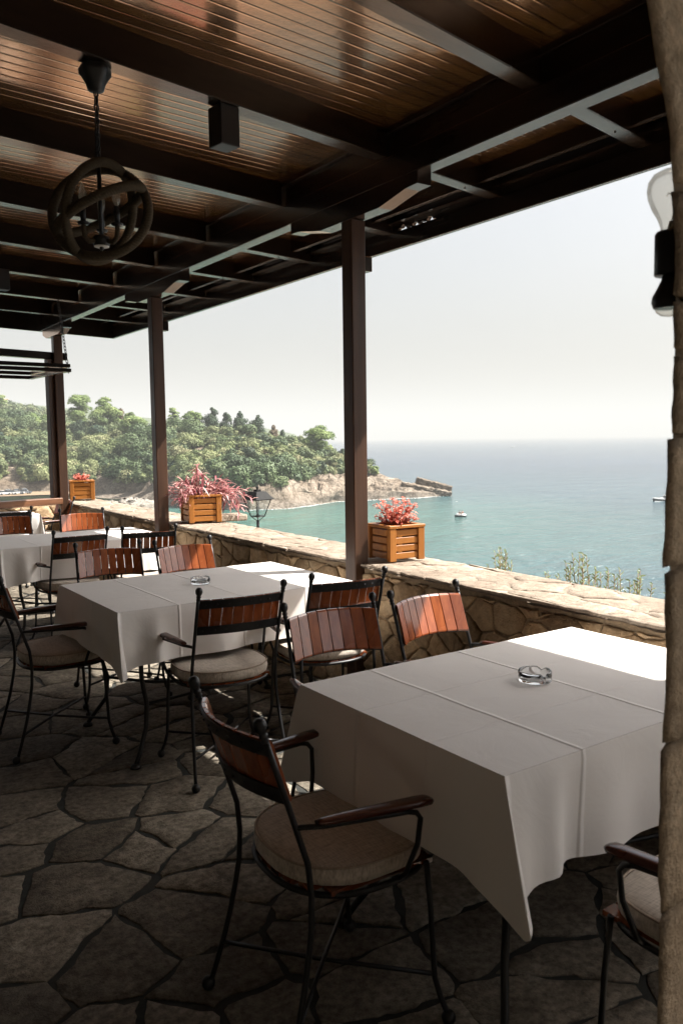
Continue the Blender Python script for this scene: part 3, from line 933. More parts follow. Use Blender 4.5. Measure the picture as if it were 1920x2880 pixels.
    # seat outline: round at the back, squarer in front
    def seat_outline(off, n=44):
        out = []
        for k in range(n):
            th = 2*PI*k/n
            c, s = math.cos(th), math.sin(th)
            ex = .62 if s > 0 else .85
            out.append(((.213+off)*math.copysign(abs(c)**ex, c), -.03 + (.195+off)*math.copysign(abs(s)**(.6 if s > 0 else .9), s)))
        return out
    mb = MB(); ol = seat_outline(.0)
    mb.tube([(x, y, .418) for x, y in ol], .008, 7, closed=True); mb.build('seat_frame', M['iron'], root)
    mb = MB(); rg = random.Random(9)
    for i in range(8):      # seat slats under the cushion
        x0 = -.195+.049*i; mb.t = rg.uniform(.2, .8)
        xm = abs(x0+.022)/.213
        yb = -.03-.185*math.sqrt(max(0, 1-xm**2.4)); yf = .15
        mb.box(x0, x0+.044, yb, yf, .419, .431)
    mb.build('seat', M['slat'], root)
    mb = MB()
    n = 44; rings = [(-.015, .4315), (-.002, .440), (.001, .458), (-.002, .476), (-.012, .4835), (-.05, .486), (-.10, .487), (-.15, .487)]
    b0 = 0
    for off, z in rings:
        for x, y in seat_outline(off, n):
            w = .003*mnoise.noise(Vector((x*9, y*9, z*20)))
            mb.v.append((x, y, z+w))
    mb.v.append((0, -.03, .487))
    for r in range(len(rings)-1):
        for k in range(n):
            mb.face((r*n+k, r*n+(k+1) % n, (r+1)*n+(k+1) % n, (r+1)*n+k), True)
    q = (len(rings)-1)*n
    for k in range(n): mb.face((q+k, q+(k+1) % n, q+n), True)
    mb.face(list(range(n))[::-1])
    cu_ = mb.build('cushion', M['cushion'], root)
    mb = MB(); mb.tube([(x, y, .4815) for x, y in seat_outline(-.003, 44)], .0032, 6, closed=True)
    mb.build('piping', M['piping'], cu_)
    # crossed stretchers
    mb = MB()
    mb.tube([(.213, -.262, .13), (0, -.06, .135), (-.210, .142, .13)], .006, 7)
    mb.tube([(-.213, -.262, .13), (0, -.06, .124), (.210, .142, .13)], .006, 7)
    mb.build('stretcher', M['iron'], root)
    return root

chair0 = make_chair()
used = []
def place(x, y, facing, label):
    """facing: compass bearing the sitter looks to (0 = along the terrace, 90 = sea)"""
    c = chair0 if not used else copy_tree(chair0)
    used.append(c)
    c.location = (x, y, .004); c.rotation_euler = (0, 0, -R_(facing))
    c['label'] = label
    return c
place(1.178, 1.715, 93, 'nearest armchair in the foreground, seen from behind at the left end of the closest table')
place(1.668, .965, 0, 'armchair cut off by the stone pier at lower right, only its armrest and seat showing')
place(1.695, 2.262, 186, 'armchair with lit red slats facing us, behind the closest table')
place(2.222, 2.245, 175, 'half sunlit orange slat chair between the closest table and the stone wall')
place(1.645, 3.40, 6, 'armchair seen from behind with beige cushion, centred in front of the middle table')
place(2.218, 3.415, 7, 'armchair seen from behind at the sea end of the middle table, before the post')
place(1.155, 4.125, 92, 'dark armchair at the left end of the middle table, cut by the photo edge')
place(1.617, 4.625, 189, 'armchair facing us behind the left part of the middle table, red to brown slats')
place(2.122, 4.475, 176, 'armchair facing us behind the middle table by the wall, grey lit slats')
place(1.755, 6.13, -2, 'armchair seen from behind with its left arm out, in front of the third table')
place(2.302, 6.02, 12, 'armchair seen from behind under the second post, at sea end of third table')
place(1.70, 7.41, 180, 'dark slat chair facing us at left edge, behind the third table')
place(2.275, 7.30, 190, 'bright orange slat chair facing us behind the third table near wall corner')
place(1.84, 8.55, 0, 'armchair seen from behind at far left, in front of the farthest table')
place(2.42, 9.45, 262, 'small pinkish red slat chair turned sideways at the far wall corner')

# ----------------------------------------------------------------------------- tables
def make_table(x0, x1, y0, y1, label, cloth_label, drop, seed, tlab):
    cx, cy = (x0+x1)/2, (y0+y1)/2
    hw, hd = (x1-x0)/2, (y1-y0)/2
    t = empty('dining_table', (cx, cy, 0))
    tag(t, label, 'table', 'dining tables along the terrace')
    mb = MB(); mb.box(-hw+.012, hw-.012, -hd+.012, hd-.012, .722, .750, bev=.006); mb.build('tabletop', M['arm'], t)
    for sx in (-1, 1):
        for sy in (-1, 1):
            mb = MB()
            X = hw-.15; Y = hd-.14
            mb.tube([(sx*X, sy*Y, .721), (sx*(X+.005), sy*(Y+.005), .55), (sx*(X+.0), sy*(Y), .40), (sx*(X-.03), sy*(Y-.025), .27), (sx*(X-.02), sy*(Y-.02), .16), (sx*(X+.03), sy*(Y+.03), .07), (sx*(X+.06), sy*(Y+.05), .02)], .011, 9)
            lg = mb.build('leg', M['iron'], t)
            mb = MB(); mb.lathe([(.022, .0), (.026, .006), (.022, .016), (.012, .024)], 14, Matrix.Translation((sx*(X+.06), sy*(Y+.05), 0.004))); mb.build('foot', M['iron'], lg)
    mb = MB()
    X = hw-.18; Y = hd-.165
    for sy in (-1, 1):
        mb.tube([(-X, sy*Y, .27), (-X*.55, sy*Y*.55, .235), (0, sy*Y*.25, .22), (X*.55, sy*Y*.55, .235), (X, sy*Y, .27)], .008, 7)
    mb.build('stretcher', M['iron'], t)
    # cloth
    zt = .757
    rg = random.Random(seed)
    nx, ny = 36, 26
    V = []; F = []
    ph = [rg.uniform(0, 6.28) for _ in range(12)]
    def topz(x, y):
        return zt + .0012*mnoise.noise(Vector((x*4+seed, y*4, 2))) + .0006*mnoise.noise(Vector((x*14+seed, y*14, 5)))
    for j in range(ny+1):
        for i in range(nx+1):
            x = -hw + 2*hw*i/nx; y = -hd + 2*hd*j/ny
            V.append((x, y, topz(x, y)))
    for j in range(ny):
        for i in range(nx):
            a = j*(nx+1)+i; F.append((a, a+1, a+nx+2, a+nx+1))
    # perimeter walk (counter-clockwise): hem hangs from it
    nr = 14
    loop = []      # (top vertex, function depth -> position)
    def side(ax, sgn, s, length):      # straight part
        def pos(d, ax=ax, sgn=sgn, s=s):
            edge = 1 - abs(s)
            a = (.045*math.sin(s*4.1+ph[0]+sgn) + .045*math.sin(s*8.7+ph[1]*sgn+ax*2)+ .022*math.sin(s*15+ph[2]))
            a *= min(1, edge*5)*(.35 if ax == 0 else 1.5)
            if ax == 1: a += .15*math.exp(-((abs(s)-.74)/.075)**2) - .03*math.exp(-((abs(s)-.86)/.06)**2)
            d = d*(1+.13*max(0, 1-edge/.34)**2)
            off = .004 + d*(.05 + a*1.1)
            zz = -math.sqrt(max(0, d*d-(off-.004)**2))
            r = .012
            if ax == 0:   # face with normal +-x, s runs along y
                return (sgn*(hw+off), s*hd, zt + zz)
            return (s*hw, sgn*(hd+off), zt + zz)
        return pos
    def corner(sx, sy, phi):
        def pos(d, sx=sx, sy=sy, phi=phi):
            # wedge of cloth beyond both edges: hangs as a pinched fold along the diagonal
            t = phi/(PI/2)
            kt = t/.40 if t < .40 else (1-t)/.60
            rmax = 1.13 + .13*kt**1.2
            r = d*rmax
            # the wedge lies on in the plane of the end face and folds back sharply behind its ridge
            pk = max(0, 1-abs(t-.5)/.5)
            hy = r*(.05*t + .27*pk**.9)
            hx = r*(.05*(1-t) + .04*pk) if t < .5 else r*(.065*(1-t)*2 - .10*math.sin(PI*(t-.5)*2))
            h2 = hx*hx+hy*hy
            return (sx*(hw+.004+hx), sy*(hd+.004+hy), zt - math.sqrt(max(0, r*r-h2)))
        return pos
    seqs = []
    nsx, nsy, ncn = 72, 52, 24
    for i in range(nsy): seqs.append(side(0, 1, -1+2*(i+.0)/nsy, 0))
    for k in range(ncn+1): seqs.append(corner(1, 1, PI/2*k/ncn))
    for i in range(1, nsx): seqs.append(side(1, 1, 1-2*i/nsx, 0))
    for k in range(ncn+1): seqs.append(corner(-1, 1, PI/2-PI/2*k/ncn))
    for i in range(1, nsy): seqs.append(side(0, -1, 1-2*i/nsy, 0))
    for k in range(ncn+1): seqs.append(corner(-1, -1, PI/2*k/ncn))
    for i in range(1, nsx): seqs.append(side(1, -1, -1+2*i/nsx, 0))
    for k in range(ncn+1): seqs.append(corner(1, -1, PI/2-PI/2*k/ncn))
    seqs = seqs[1:]
    b0 = len(V); m = len(seqs)
    for r in range(nr+1):
        d = drop*(r/nr)**.9
        for q, fn in enumerate(seqs):
            p = fn(d)
            if r == 0: p = (max(-hw, min(hw, p[0])), max(-hd, min(hd, p[1])), topz(p[0], p[1])-.0004)
            V.append(p)
    for r in range(nr):
        for q in range(m):
            a = b0+r*m+q; b = b0+r*m+(q+1) % m
            F.append((a, b, b+m, a+m))
    me = bpy.data.meshes.new('tablecloth'); me.from_pydata(V, [], F)
    me.polygons.foreach_set('use_smooth', [True]*len(F)); me.materials.append(M['cloth_'+tlab]); me.update()
    o = bpy.data.objects.new('tablecloth', me); o.location = (cx, cy, 0); col.objects.link(o)
    tag(o, cloth_label, 'tablecloth', 'pale tablecloths')
    return t

def cloth_with_creases(name, c, lines_x, lines_y):
    m = mat_cloth(name, c); nt = m.node_tree
    b = nt.nodes['Principled BSDF']
    bp = [n for n in nt.nodes if n.type == 'BUMP'][0]
    tc = nd(nt, 'ShaderNodeTexCoord'); sx = nd(nt, 'ShaderNodeSeparateXYZ'); nt.links.new(tc.outputs['Object'], sx.inputs[0])
    wob = noise_tex(nt, tc_wrap(nt, tc), 6, 3, .5)
    tot = None
    for ax, vals in (('X', lines_x), ('Y', lines_y)):
        for v, s in vals:
            sb = nd(nt, 'ShaderNodeMath', operation='SUBTRACT'); sb.inputs[1].default_value = v
            nt.links.new(sx.outputs[ax], sb.inputs[0])
            w = nd(nt, 'ShaderNodeMath', operation='MULTIPLY_ADD'); w.inputs[1].default_value = .010
            nt.links.new(wob.outputs['Fac'], w.inputs[0]); nt.links.new(sb.outputs[0], w.inputs[2])
            w2 = nd(nt, 'ShaderNodeMath', operation='ADD'); w2.inputs[1].default_value = -.005; nt.links.new(w.outputs[0], w2.inputs[0])
            ab = nd(nt, 'ShaderNodeMath', operation='ABSOLUTE'); nt.links.new(w2.outputs[0], ab.inputs[0])
            mr = nd(nt, 'ShaderNodeMapRange'); mr.interpolation_type = 'SMOOTHSTEP'
            mr.inputs[1].default_value = 0; mr.inputs[2].default_value = .010; mr.inputs[3].default_value = s; mr.inputs[4].default_value = 0
            nt.links.new(ab.outputs[0], mr.inputs[0])
            if tot is None: tot = mr.outputs[0]
            else:
                ad = nd(nt, 'ShaderNodeMath', operation='ADD'); nt.links.new(tot, ad.inputs[0]); nt.links.new(mr.outputs[0], ad.inputs[1]); tot = ad.outputs[0]
    b2 = nd(nt, 'ShaderNodeBump'); b2.inputs['Strength'].default_value = .6; b2.inputs['Distance'].default_value = .004
    nt.links.new(tot, b2.inputs['Height']); nt.links.new(bp.outputs['Normal'], b2.inputs['Normal'])
    nt.links.new(b2.outputs['Normal'], b.inputs['Normal'])
    return m
def tc_wrap(nt, tc):
    mp = nd(nt, 'ShaderNodeMapping'); nt.links.new(tc.outputs['Object'], mp.inputs['Vector']); return mp
CC = (.87,.84,.805)
M['cloth_a'] = cloth_with_creases('tablecloth_linen_a', CC, [(-.36, 1.3), (.02, 1.7), (.40, 1.1)], [(-.17, .7), (.12, 1)])
M['cloth_b'] = cloth_with_creases('tablecloth_linen_b', CC, [(-.35, 1.4), (-.02, 1.6), (.33, 1.0)], [(-.10, 1), (.22, .6)])
make_table(1.276, 2.52, 1.228, 2.073, 'nearest dining table, wooden top on dark iron legs', 'pale cloth on the nearest table, its sea corner in bright sun', .27, 3, 'a')
make_table(1.192, 2.46, 3.442, 4.32, 'middle dining table on curved iron legs, second from the front', 'pale cloth on the middle table, a pointed corner hanging at left', .24, 5, 'b')
make_table(1.272, 2.53, 6.03, 6.87, 'third dining table from the front, iron legs on sunlit paving', 'pale cloth on the third table at the left edge of the photo', .25, 8, 'a')
make_table(1.0, 2.25, 8.74, 9.36, 'farthest dining table by the far window', 'pale cloth on the farthest table below the window sill', .25, 12, 'b')

def ashtray(x, y, rz, label):
    mb = MB(); n = 40
    prof = [(.001, .0), (.047, .0), (.050, .003), (.0505, .030), (.048, .033), (.0445, .030), (.043, .010), (.040, .008), (.001, .008)]
    b0 = len(mb.v)
    for i, (r, z) in enumerate(prof):
        for k in range(n):
            th = 2*PI*k/n
            zz = z
            if z > .02:
                for c in range(3):
                    d = abs((th - 2*PI*c/3 + PI) % (2*PI) - PI)
                    if d < .22: zz -= .010*math.cos(d/.22*PI/2)
            mb.v.append((r*math.cos(th), r*math.sin(th), zz))
    for i in range(len(prof)-1):
        for k in range(n):
            mb.face((b0+i*n+k, b0+i*n+(k+1) % n, b0+(i+1)*n+(k+1) % n, b0+(i+1)*n+k), True)
    o = mb.build('glass_ashtray', M['glass'], None, (x, y, .7595), rz)
    tag(o, label, 'ashtray', 'round glass ashtrays')
ashtray(1.862, 1.668, .3, 'round clear glass ashtray on the nearest tablecloth')
ashtray(1.787, 3.875, .9, 'round clear glass ashtray on the middle tablecloth')

# ----------------------------------------------------------------------------- pendant lamp of rope rings
pl = empty('pendant_lamp', (1.10, 3.20, 2.93))
tag(pl, 'pendant lamp of rope rings hanging on a chain from a rafter', 'pendant lamp')
Z0 = 2.93
mb = MB()
n = 24; prof = [(.052, 0.0), (.060, -.014), (.058, -.030), (.048, -.044), (.038, -.066), (.030, -.092), (.014, -.098), (.001, -.099)]
b0 = 0
for (r, z) in prof:
    for k in range(n):
        th = 2*PI*k/n
        q = r*(1+.08*math.cos(5*th)*(r > .045))
        mb.v.append((q*math.cos(th), q*math.sin(th), z))
for i in range(len(prof)-1):
    for k in range(n): mb.face((i*n+k, i*n+(k+1) % n, (i+1)*n+(k+1) % n, (i+1)*n+k), True)
mb.build('canopy', M['iron'], pl)
mb = MB(); chain_mesh(mb, (0, 0, -.09), (0, 0, -.345), .034, .0032); mb.tube([(0, 0, -.09), (.002, 0, -.2), (0, 0, -.36)], .0025, 6); mb.build('chain', M['iron'], pl)
cz = -.545; RR = .185
view = R_(18)
def ring_pts(rad, Mx, n=420):
    return [Mx @ Vector((rad*math.cos(2*PI*k/n), 0, rad*math.sin(2*PI*k/n))) for k in range(n)]
for i, Mx in enumerate([Matrix.Translation((0, 0, cz)) @ Matrix.Rotation(-R_(34), 4, 'Z') @ Matrix.Rotation(-R_(16), 4, 'X'),
                        Matrix.Translation((0, 0, cz)) @ Matrix.Rotation(R_(38), 4, 'Z') @ Matrix.Rotation(R_(20), 4, 'Y') @ Matrix.Rotation(R_(20), 4, 'X'),
                        Matrix.Translation((0, 0, cz+.01)) @ Matrix.Rotation(-R_(19), 4, 'Z') @ Matrix.Rotation(-R_(27), 4, 'Y') @ Matrix.Rotation(R_(88), 4, 'X')]):
    mb = MB(); mb.tube(ring_pts(RR*(1, .99, .97)[i], Mx), (.0138 if i != 1 else .0134), 14, closed=True, ridge=(.42, 4, PI/4))
    mb.build('rope_ring', M['rope'], pl)
mb = MB(); mb.tube([(0, 0, -.36), (0, 0, -.66)], .008, 10); mb.lathe([(.002, -.69), (.008, -.685), (.008, -.66)], 12); mb.build('stem', M['iron'], pl)
mb = MB(); mb.lathe([(.030, -.672), (.031, -.640), (.026, -.634), (.006, -.633)], 24); mb.build('hub', M['iron'], pl)
mb = MB(); mb.lathe([(.0285, -.6755), (.0285, -.6722)], 24); mb.build('hub_disc', M['whitemetal'], pl)
for k in range(3):
    a = R_(-52 + 120*k)
    dx, dy = math.cos(a), math.sin(a)
    mb = MB()
    mb.tube([(dx*.028, dy*.028, -.655), (dx*.052, dy*.052, -.662), (dx*.068, dy*.068, -.645), (dx*.072, dy*.072, -.615), (dx*.072, dy*.072, -.598)], .0085, 9, ridge=(.15, 4, .9))
    arm = mb.build('candle_arm', M['rope'], pl)
    mb = MB(); mb.lathe([(.006, -.603), (.019, -.601), (.024, -.594), (.022, -.592), (.010, -.596)], 16, Matrix.Translation((dx*.072, dy*.072, 0))); mb.build('drip_cup', M['iron'], arm)
    mb = MB(); mb.lathe([(.0105, -.596), (.0105, -.530), (.006, -.528)], 14, Matrix.Translation((dx*.072, dy*.072, 0))); mb.build('candle_sleeve', M['blackbox'], arm)
    mb = MB(); mb.lathe([(.006, -.5275), (.013, -.512), (.0155, -.497), (.013, -.477), (.006, -.457), (.001, -.445)], 14, Matrix.Translation((dx*.072, dy*.072, 0))); mb.build('bulb', M['bulbglass'], arm)

# box-shaped ceiling lamps
for (x, y, lab) in ((1.685, 3.285, 'black square box lamp under the rafter right of the rope pendant'),
                    (1.64, 7.24, 'black square box lamp at the left edge under a far rafter')):
    r = empty('ceiling_lamp', (x, y, 2.925), R_(8)); tag(r, lab, 'ceiling lamp', 'box lamps under the rafters')
    mb = MB(); mb.box(-.048, .048, -.048, .048, -.165, -.001, bev=.002); mb.build('housing', M['blackbox'], r)
    mb = MB(); mb.box(-.044, .044, -.044, .044, -.1665, -.1652); mb.build('lens', M['blackbox'], r)

# ----------------------------------------------------------------------------- planters on the wall and their plants
def planter(x, y, w, h, rz, label):
    r = empty('planter_box', (x, y, .803), rz)
    tag(r, label, 'planter', 'slatted wooden planters on the wall')
    hw = w/2; p = .030
    for sx in (-1, 1):
        for sy in (-1, 1):
            mb = MB()
            x0, x1 = sorted((sx*hw, sx*(hw-p*1.5))); y0, y1 = sorted((sy*hw, sy*(hw-p)))
            mb.box(x0, x1, y0, y1, 0, h-.017, bev=.003); mb.build('corner_post', M['planter_post'], r)
    ns = 4; sh = (h-.03)/ns
    for k in range(4):
        mb = MB()
        Mx = Matrix.Rotation(PI/2*k, 4, 'Z')
        for i in range(ns):
            z0 = .012+i*sh
            mb.box(-hw+.046, hw-.046, -hw+.009, -hw+.024, z0, z0+sh*.80, Mx, .002)
        mb.build('slat_panel', M['planter'], r)
    mb = MB(); t = .036
    for k in range(4):
        Mx = Matrix.Rotation(PI/2*k, 4, 'Z')
        mb.box(-hw-.003+(t if k % 2 else 0), hw+.003-(t if k % 2 else 0), -hw-.003, -hw+t-.003, h-.0165, h, Mx, .002)
    mb.build('rim', M['planter'], r)
    mb = MB(); mb.box(-hw+.03, hw-.03, -hw+.03, hw-.03, h-.06, h-.035); mb.build('soil', M['soil'], r)
    return r

def leaf(mb, base, d, nrm, L, W, droop=0.0, seg=4):
    """one pointed leaf with a bent blade"""
    d = Vector(d).normalized(); nrm = Vector(nrm)
    s = d.cross(nrm)
    if s.length < 1e-4: s = d.cross(Vector((1, 0, 0)))
    s.normalize(); nn = s.cross(d)
    b0 = len(mb.v)
    for i in range(seg+1):
        t = i/seg
        c = Vector(base) + d*(L*t) - Vector((0, 0, 1))*(droop*L*t*t)
        w = W*math.sin(PI*(.12+.88*t)**.75)*.5 if t < 1 else 0.0005
        mb.v.append(tuple(c - s*w + nn*(w*.5))); mb.v.append(tuple(c - nn*w*.0)); mb.v.append(tuple(c + s*w + nn*(w*.5)))
    for i in range(seg):
        a = b0+i*3
        mb.face((a, a+1, a+4, a+3), True); mb.face((a+1, a+2, a+5, a+4), True)

def red_plant(x, y, z, h, n, spread, seed, label):
    rg = random.Random(seed)
    r = empty('red_begonia', (x, y, z)); tag(r, label, 'plant', 'red plants in the planters')
    st = MB(); lf = MB(); flw = MB()
    for i in range(n):
        a = rg.uniform(0, 2*PI); sp = spread*rg.uniform(.15, 1.0); hh = h*rg.uniform(.35, 1.0)*(1-.25*sp/spread)
        tip = Vector((math.cos(a)*sp, math.sin(a)*sp, hh)); b = Vector((math.cos(a)*sp*.25, math.sin(a)*sp*.25, 0))
        mid = b.lerp(tip, .55) + Vector((0, 0, hh*.12))
        st.tube([b, mid, tip], [.0028, .0022, .0016], 5)
        for t in [rg.uniform(.35, 1) for _ in range(6)]:
            p = b.lerp(mid, t*2) if t < .5 else mid.lerp(tip, (t-.5)*2)
            aa = rg.uniform(0, 2*PI)
            lf.t = min(1, max(0, rg.gauss(.5, .28)))
            leaf(lf, p, (math.cos(aa), math.sin(aa), rg.uniform(-.2, .7)), (0, 0, 1), rg.uniform(.016, .034), rg.uniform(.014, .024), rg.uniform(0, .6), 3)
        for _ in range(6):
            aa = rg.uniform(0, 2*PI); flw.t = rg.uniform(.45, 1)
            leaf(flw, tip + Vector((rg.uniform(-.012, .012), rg.uniform(-.012, .012), rg.uniform(-.01, .008))), (math.cos(aa), math.sin(aa), rg.uniform(-.6, .7)), (0, 0, 1), rg.uniform(.012, .02), .014, .3, 2)
    st.build('stems', M['red_leaf'], r); lf.build('leaves', M['red_leaf'], r); flw.build('blossom', M['red_leaf'], r)
    return r

planter(2.945, 3.705, .242, .204, -R_(4), 'wooden planter nearest us, beside the first post, holding the coral red plant')
planter(3.02, 6.50, .285, .236, -R_(9), 'largest wooden planter, between the second post and the street lantern')
planter(3.075, 10.0, .285, .236, -R_(14), 'farthest wooden planter, at the wall corner by the third post')
red_plant(2.955, 3.715, .80+.165, .215, 50, .135, 3, 'airy coral red flowering plant in the nearest planter')
red_plant(3.07, 10.0, .80+.20, .13, 60, .115, 6, 'compact round red plant in the farthest planter')
# trailing purple-heart in the large planter
r = empty('purple_trailing_plant', (3.02, 6.50, 1.0)); tag(r, 'pink purple trailing plant with long pointed leaves spilling from the large planter', 'plant')
rg = random.Random(21); st = MB(); lf = MB()
for i in range(50):
    a = rg.uniform(0, 2*PI); sp = rg.uniform(.05, .30); hh = rg.uniform(.03, .16)
    if i < 14: a = -R_(15)+rg.uniform(-.5, .5); sp = rg.uniform(.25, .46); hh = rg.uniform(.0, .1)
    if 14 <= i < 20: a = R_(185)+rg.uniform(-.5, .5); sp = rg.uniform(.18, .30); hh = rg.uniform(-.02, .08)
    if 20 <= i < 24: sp = rg.uniform(.0, .08); hh = rg.uniform(.17, .27)
    b = Vector((math.cos(a)*min(sp, .10)*.7, math.sin(a)*min(sp, .10)*.7, 0))
    drp = -.17*rg.random() if i < 9 else 0
    top = Vector((math.cos(a)*sp*.7, math.sin(a)*sp*.7, hh*1.1))
    tip = Vector((math.cos(a)*sp, math.sin(a)*sp, hh+drp))
    pts = [b, b.lerp(top, .5)+Vector((0, 0, .03)), top, top.lerp(tip, .6)+Vector((0, 0, .01)), tip]
    st.t = .6; st.tube(pts, [.005, .0048, .0042, .0038, .003], 6)
    for k in range(9):
        t = .15 + .85*k/8
        s_ = t*4; j = min(3, int(s_)); p = pts[j].lerp(pts[j+1], s_-j); d = (pts[j+1]-pts[j]).normalized()
        aa = k*2.6 + i
        sd = d.cross(Vector((0, 0, 1)));
        if sd.length < .1: sd = Vector((1, 0, 0))
        sd.normalize(); q = sd.cross(d)
        dd = d*.7 + (sd*math.cos(aa) + q*math.sin(aa))*.75 + Vector((0, 0, .15))
        lf.t = min(1, max(0, rg.gauss(.62, .3)))
        leaf(lf, p, dd, (0, 0, 1), rg.uniform(.055, .105), rg.uniform(.013, .021), rg.uniform(0, .45), 5)
st.build('stems', M['purple_leaf'], r); lf.build('leaves', M['purple_leaf'], r)

# ----------------------------------------------------------------------------- slope outside the wall, boulder, lantern, shrubs
def mat_ground(name):
    m, nt, b = new_mat(name)
    mp = coords(nt)
    n1 = noise_tex(nt, mp, .12, 8, .62, .4); n2 = noise_tex(nt, mp, .9, 8, .7)
    r = ramp(nt, [(.25, (.15,.115,.08)), (.45, (.225,.185,.145)), (.62, (.30,.26,.215)), (.8, (.37,.33,.28))])
    nt.links.new(n1.outputs['Fac'], r.inputs['Fac'])
    r2 = ramp(nt, [(.3, (.55,.52,.48)), (.7, (1.15,1.12,1.08))]); nt.links.new(n2.outputs['Fac'], r2.inputs['Fac'])
    c = mix_col(nt, .8, r.outputs['Color'], r2.outputs['Color'], 'MULTIPLY')
    # fissures, and a darker grey zone near the waterline
    vd = nd(nt, 'ShaderNodeTexVoronoi', feature='DISTANCE_TO_EDGE'); vd.inputs['Scale'].default_value = .32
    wv = nd(nt, 'ShaderNodeMix', data_type='VECTOR'); wv.inputs[0].default_value = .35
    nv = nd(nt, 'ShaderNodeTexNoise'); nv.inputs['Scale'].default_value = .35; nt.links.new(mp.outputs[0], nv.inputs['Vector'])
    sc_ = nd(nt, 'ShaderNodeVectorMath', operation='SCALE'); sc_.inputs['Scale'].default_value = 9.0; nt.links.new(nv.outputs['Color'], sc_.inputs[0])
    av = nd(nt, 'ShaderNodeVectorMath', operation='ADD'); nt.links.new(mp.outputs[0], av.inputs[0]); nt.links.new(sc_.outputs[0], av.inputs[1])
    nt.links.new(av.outputs[0], vd.inputs['Vector'])
    rc = ramp(nt, [(0, (.35,.33,.31)), (.06, (.75,.73,.71)), (.14, (1,1,1))]); nt.links.new(vd.outputs['Distance'], rc.inputs['Fac'])
    c = mix_col(nt, .8, c, rc.outputs['Color'], 'MULTIPLY')
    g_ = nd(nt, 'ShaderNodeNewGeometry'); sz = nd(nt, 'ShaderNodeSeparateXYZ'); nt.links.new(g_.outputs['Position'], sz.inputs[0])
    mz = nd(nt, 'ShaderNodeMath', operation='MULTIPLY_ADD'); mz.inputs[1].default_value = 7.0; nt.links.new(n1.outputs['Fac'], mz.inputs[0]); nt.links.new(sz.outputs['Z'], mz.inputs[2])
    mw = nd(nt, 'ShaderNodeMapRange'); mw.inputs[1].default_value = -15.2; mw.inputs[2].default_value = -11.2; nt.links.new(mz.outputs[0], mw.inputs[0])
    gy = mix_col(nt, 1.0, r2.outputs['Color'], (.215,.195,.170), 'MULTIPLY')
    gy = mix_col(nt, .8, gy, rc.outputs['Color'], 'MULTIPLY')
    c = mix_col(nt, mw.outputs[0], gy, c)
    nt.links.new(c, b.inputs['Base Color']); b.inputs['Roughness'].default_value = .95
    b.inputs['Specular IOR Level'].default_value = .2
    bump(nt, b, n2.outputs['Fac'], 1.0, .5)
    return m
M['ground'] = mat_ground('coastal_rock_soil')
SEA = -18.5
def near_z(x, y):
    d = max(0, x-3.1); e = max(0, y-10.4)
    s = math.hypot(d, e)
    z = -.5 - .42*s if s < 9 else -4.28 - .9*(s-9)
    return max(SEA-2, z) + .35*mnoise.noise(Vector((x*.35, y*.35, 0)))*min(1, s)
V = []; F = []
nxg, nyg = 60, 90
for j in range(nyg+1):
    for i in range(nxg+1):
        x = -25 + 60*i/nxg; y = -30 + 80*j/nyg
        inside = x < 3.1 and y < 10.4
        V.append((x, y, -.6 if inside else near_z(x, y)))
for j in range(nyg):
    for i in range(nxg):
        a = j*(nxg+1)+i; F.append((a, a+1, a+nxg+2, a+nxg+1))
o = np_mesh('near_slope', V, F, M['ground'], None, None, True); tag(o, kind='structure')

mb = MB(); mb.t = .45
rough_block(mb, (0, 0, 0), (.42, .36, 1.1), 0, 5, .10, 14)
M['grey_rock'] = mat_stone('grey_boulder', [(.25, (.22,.21,.20)), (.5, (.36,.345,.32)), (.75, (.46,.44,.41))], 3.0, .95, .9, .05, .7, 1.15, .6)
o = mb.build('boulder', M['grey_rock'], None, (4.50, 12.25, -.53), .5)
tag(o, 'rounded grey boulder behind the wall, left of the second post', 'boulder')

lamp_x, lamp_y = 6.0, 10.9
lt = empty('street_lantern', (lamp_x, lamp_y, near_z(lamp_x, lamp_y)-.1)); tag(lt, 'black four sided street lantern on a pole behind the wall', 'street lamp')
zb = -lt.location.z
mb = MB(); mb.lathe([(.06, 0), (.06, .12), (.035, .16), (.026, .3), (.024, .30+zb-.22)], 14); mb.build('pole', M['iron'], lt)
zz0 = .30+zb-.22    # lantern base; world z ~ .18
zz0 = zb + .345
T = Matrix.Translation((0, 0, zz0)) @ Matrix.Rotation(R_(12), 4, 'Z')
mb = MB(); mb.tube([(0, 0, zz0-.30), (0, 0, zz0-.06)], .022, 12)
for k in range(4):
    a = PI/4+k*PI/2
    mb.tube([(.012*math.cos(a), .012*math.sin(a), -.07), (.105*math.cos(a), .105*math.sin(a), 0)], .006, 6, T)
mb.build('pole_top', M['iron'], lt)
mb = MB()
for k in range(4):
    a = PI/4+k*PI/2; b = a+PI/2
    A0 = (.105*math.cos(a), .105*math.sin(a), 0); B0 = (.105*math.cos(b), .105*math.sin(b), 0)
    A1 = (.205*math.cos(a), .205*math.sin(a), .255); B1 = (.205*math.cos(b), .205*math.sin(b), .255)
    mb.tube([A0, A1], .008, 6, T); mb.tube([A0, B0], .008, 6, T); mb.tube([A1, B1], .010, 6, T)
mb.build('cage', M['iron'], lt)
mb = MB()
hb, ht = .175, .095
mb.add([(-hb, -hb, .262), (hb, -hb, .262), (hb, hb, .262), (-hb, hb, .262), (-ht, -ht, .375), (ht, -ht, .375), (ht, ht, .375), (-ht, ht, .375)],
       [(0, 3, 2, 1), (4, 5, 6, 7), (0, 1, 5, 4), (1, 2, 6, 5), (2, 3, 7, 6), (3, 0, 4, 7)], False, T)
mb.box(-hb-.012, hb+.012, -hb-.012, hb+.012, .2555, .2625, T)
mb.box(-.04, .04, -.04, .04, .3752, .405, T)
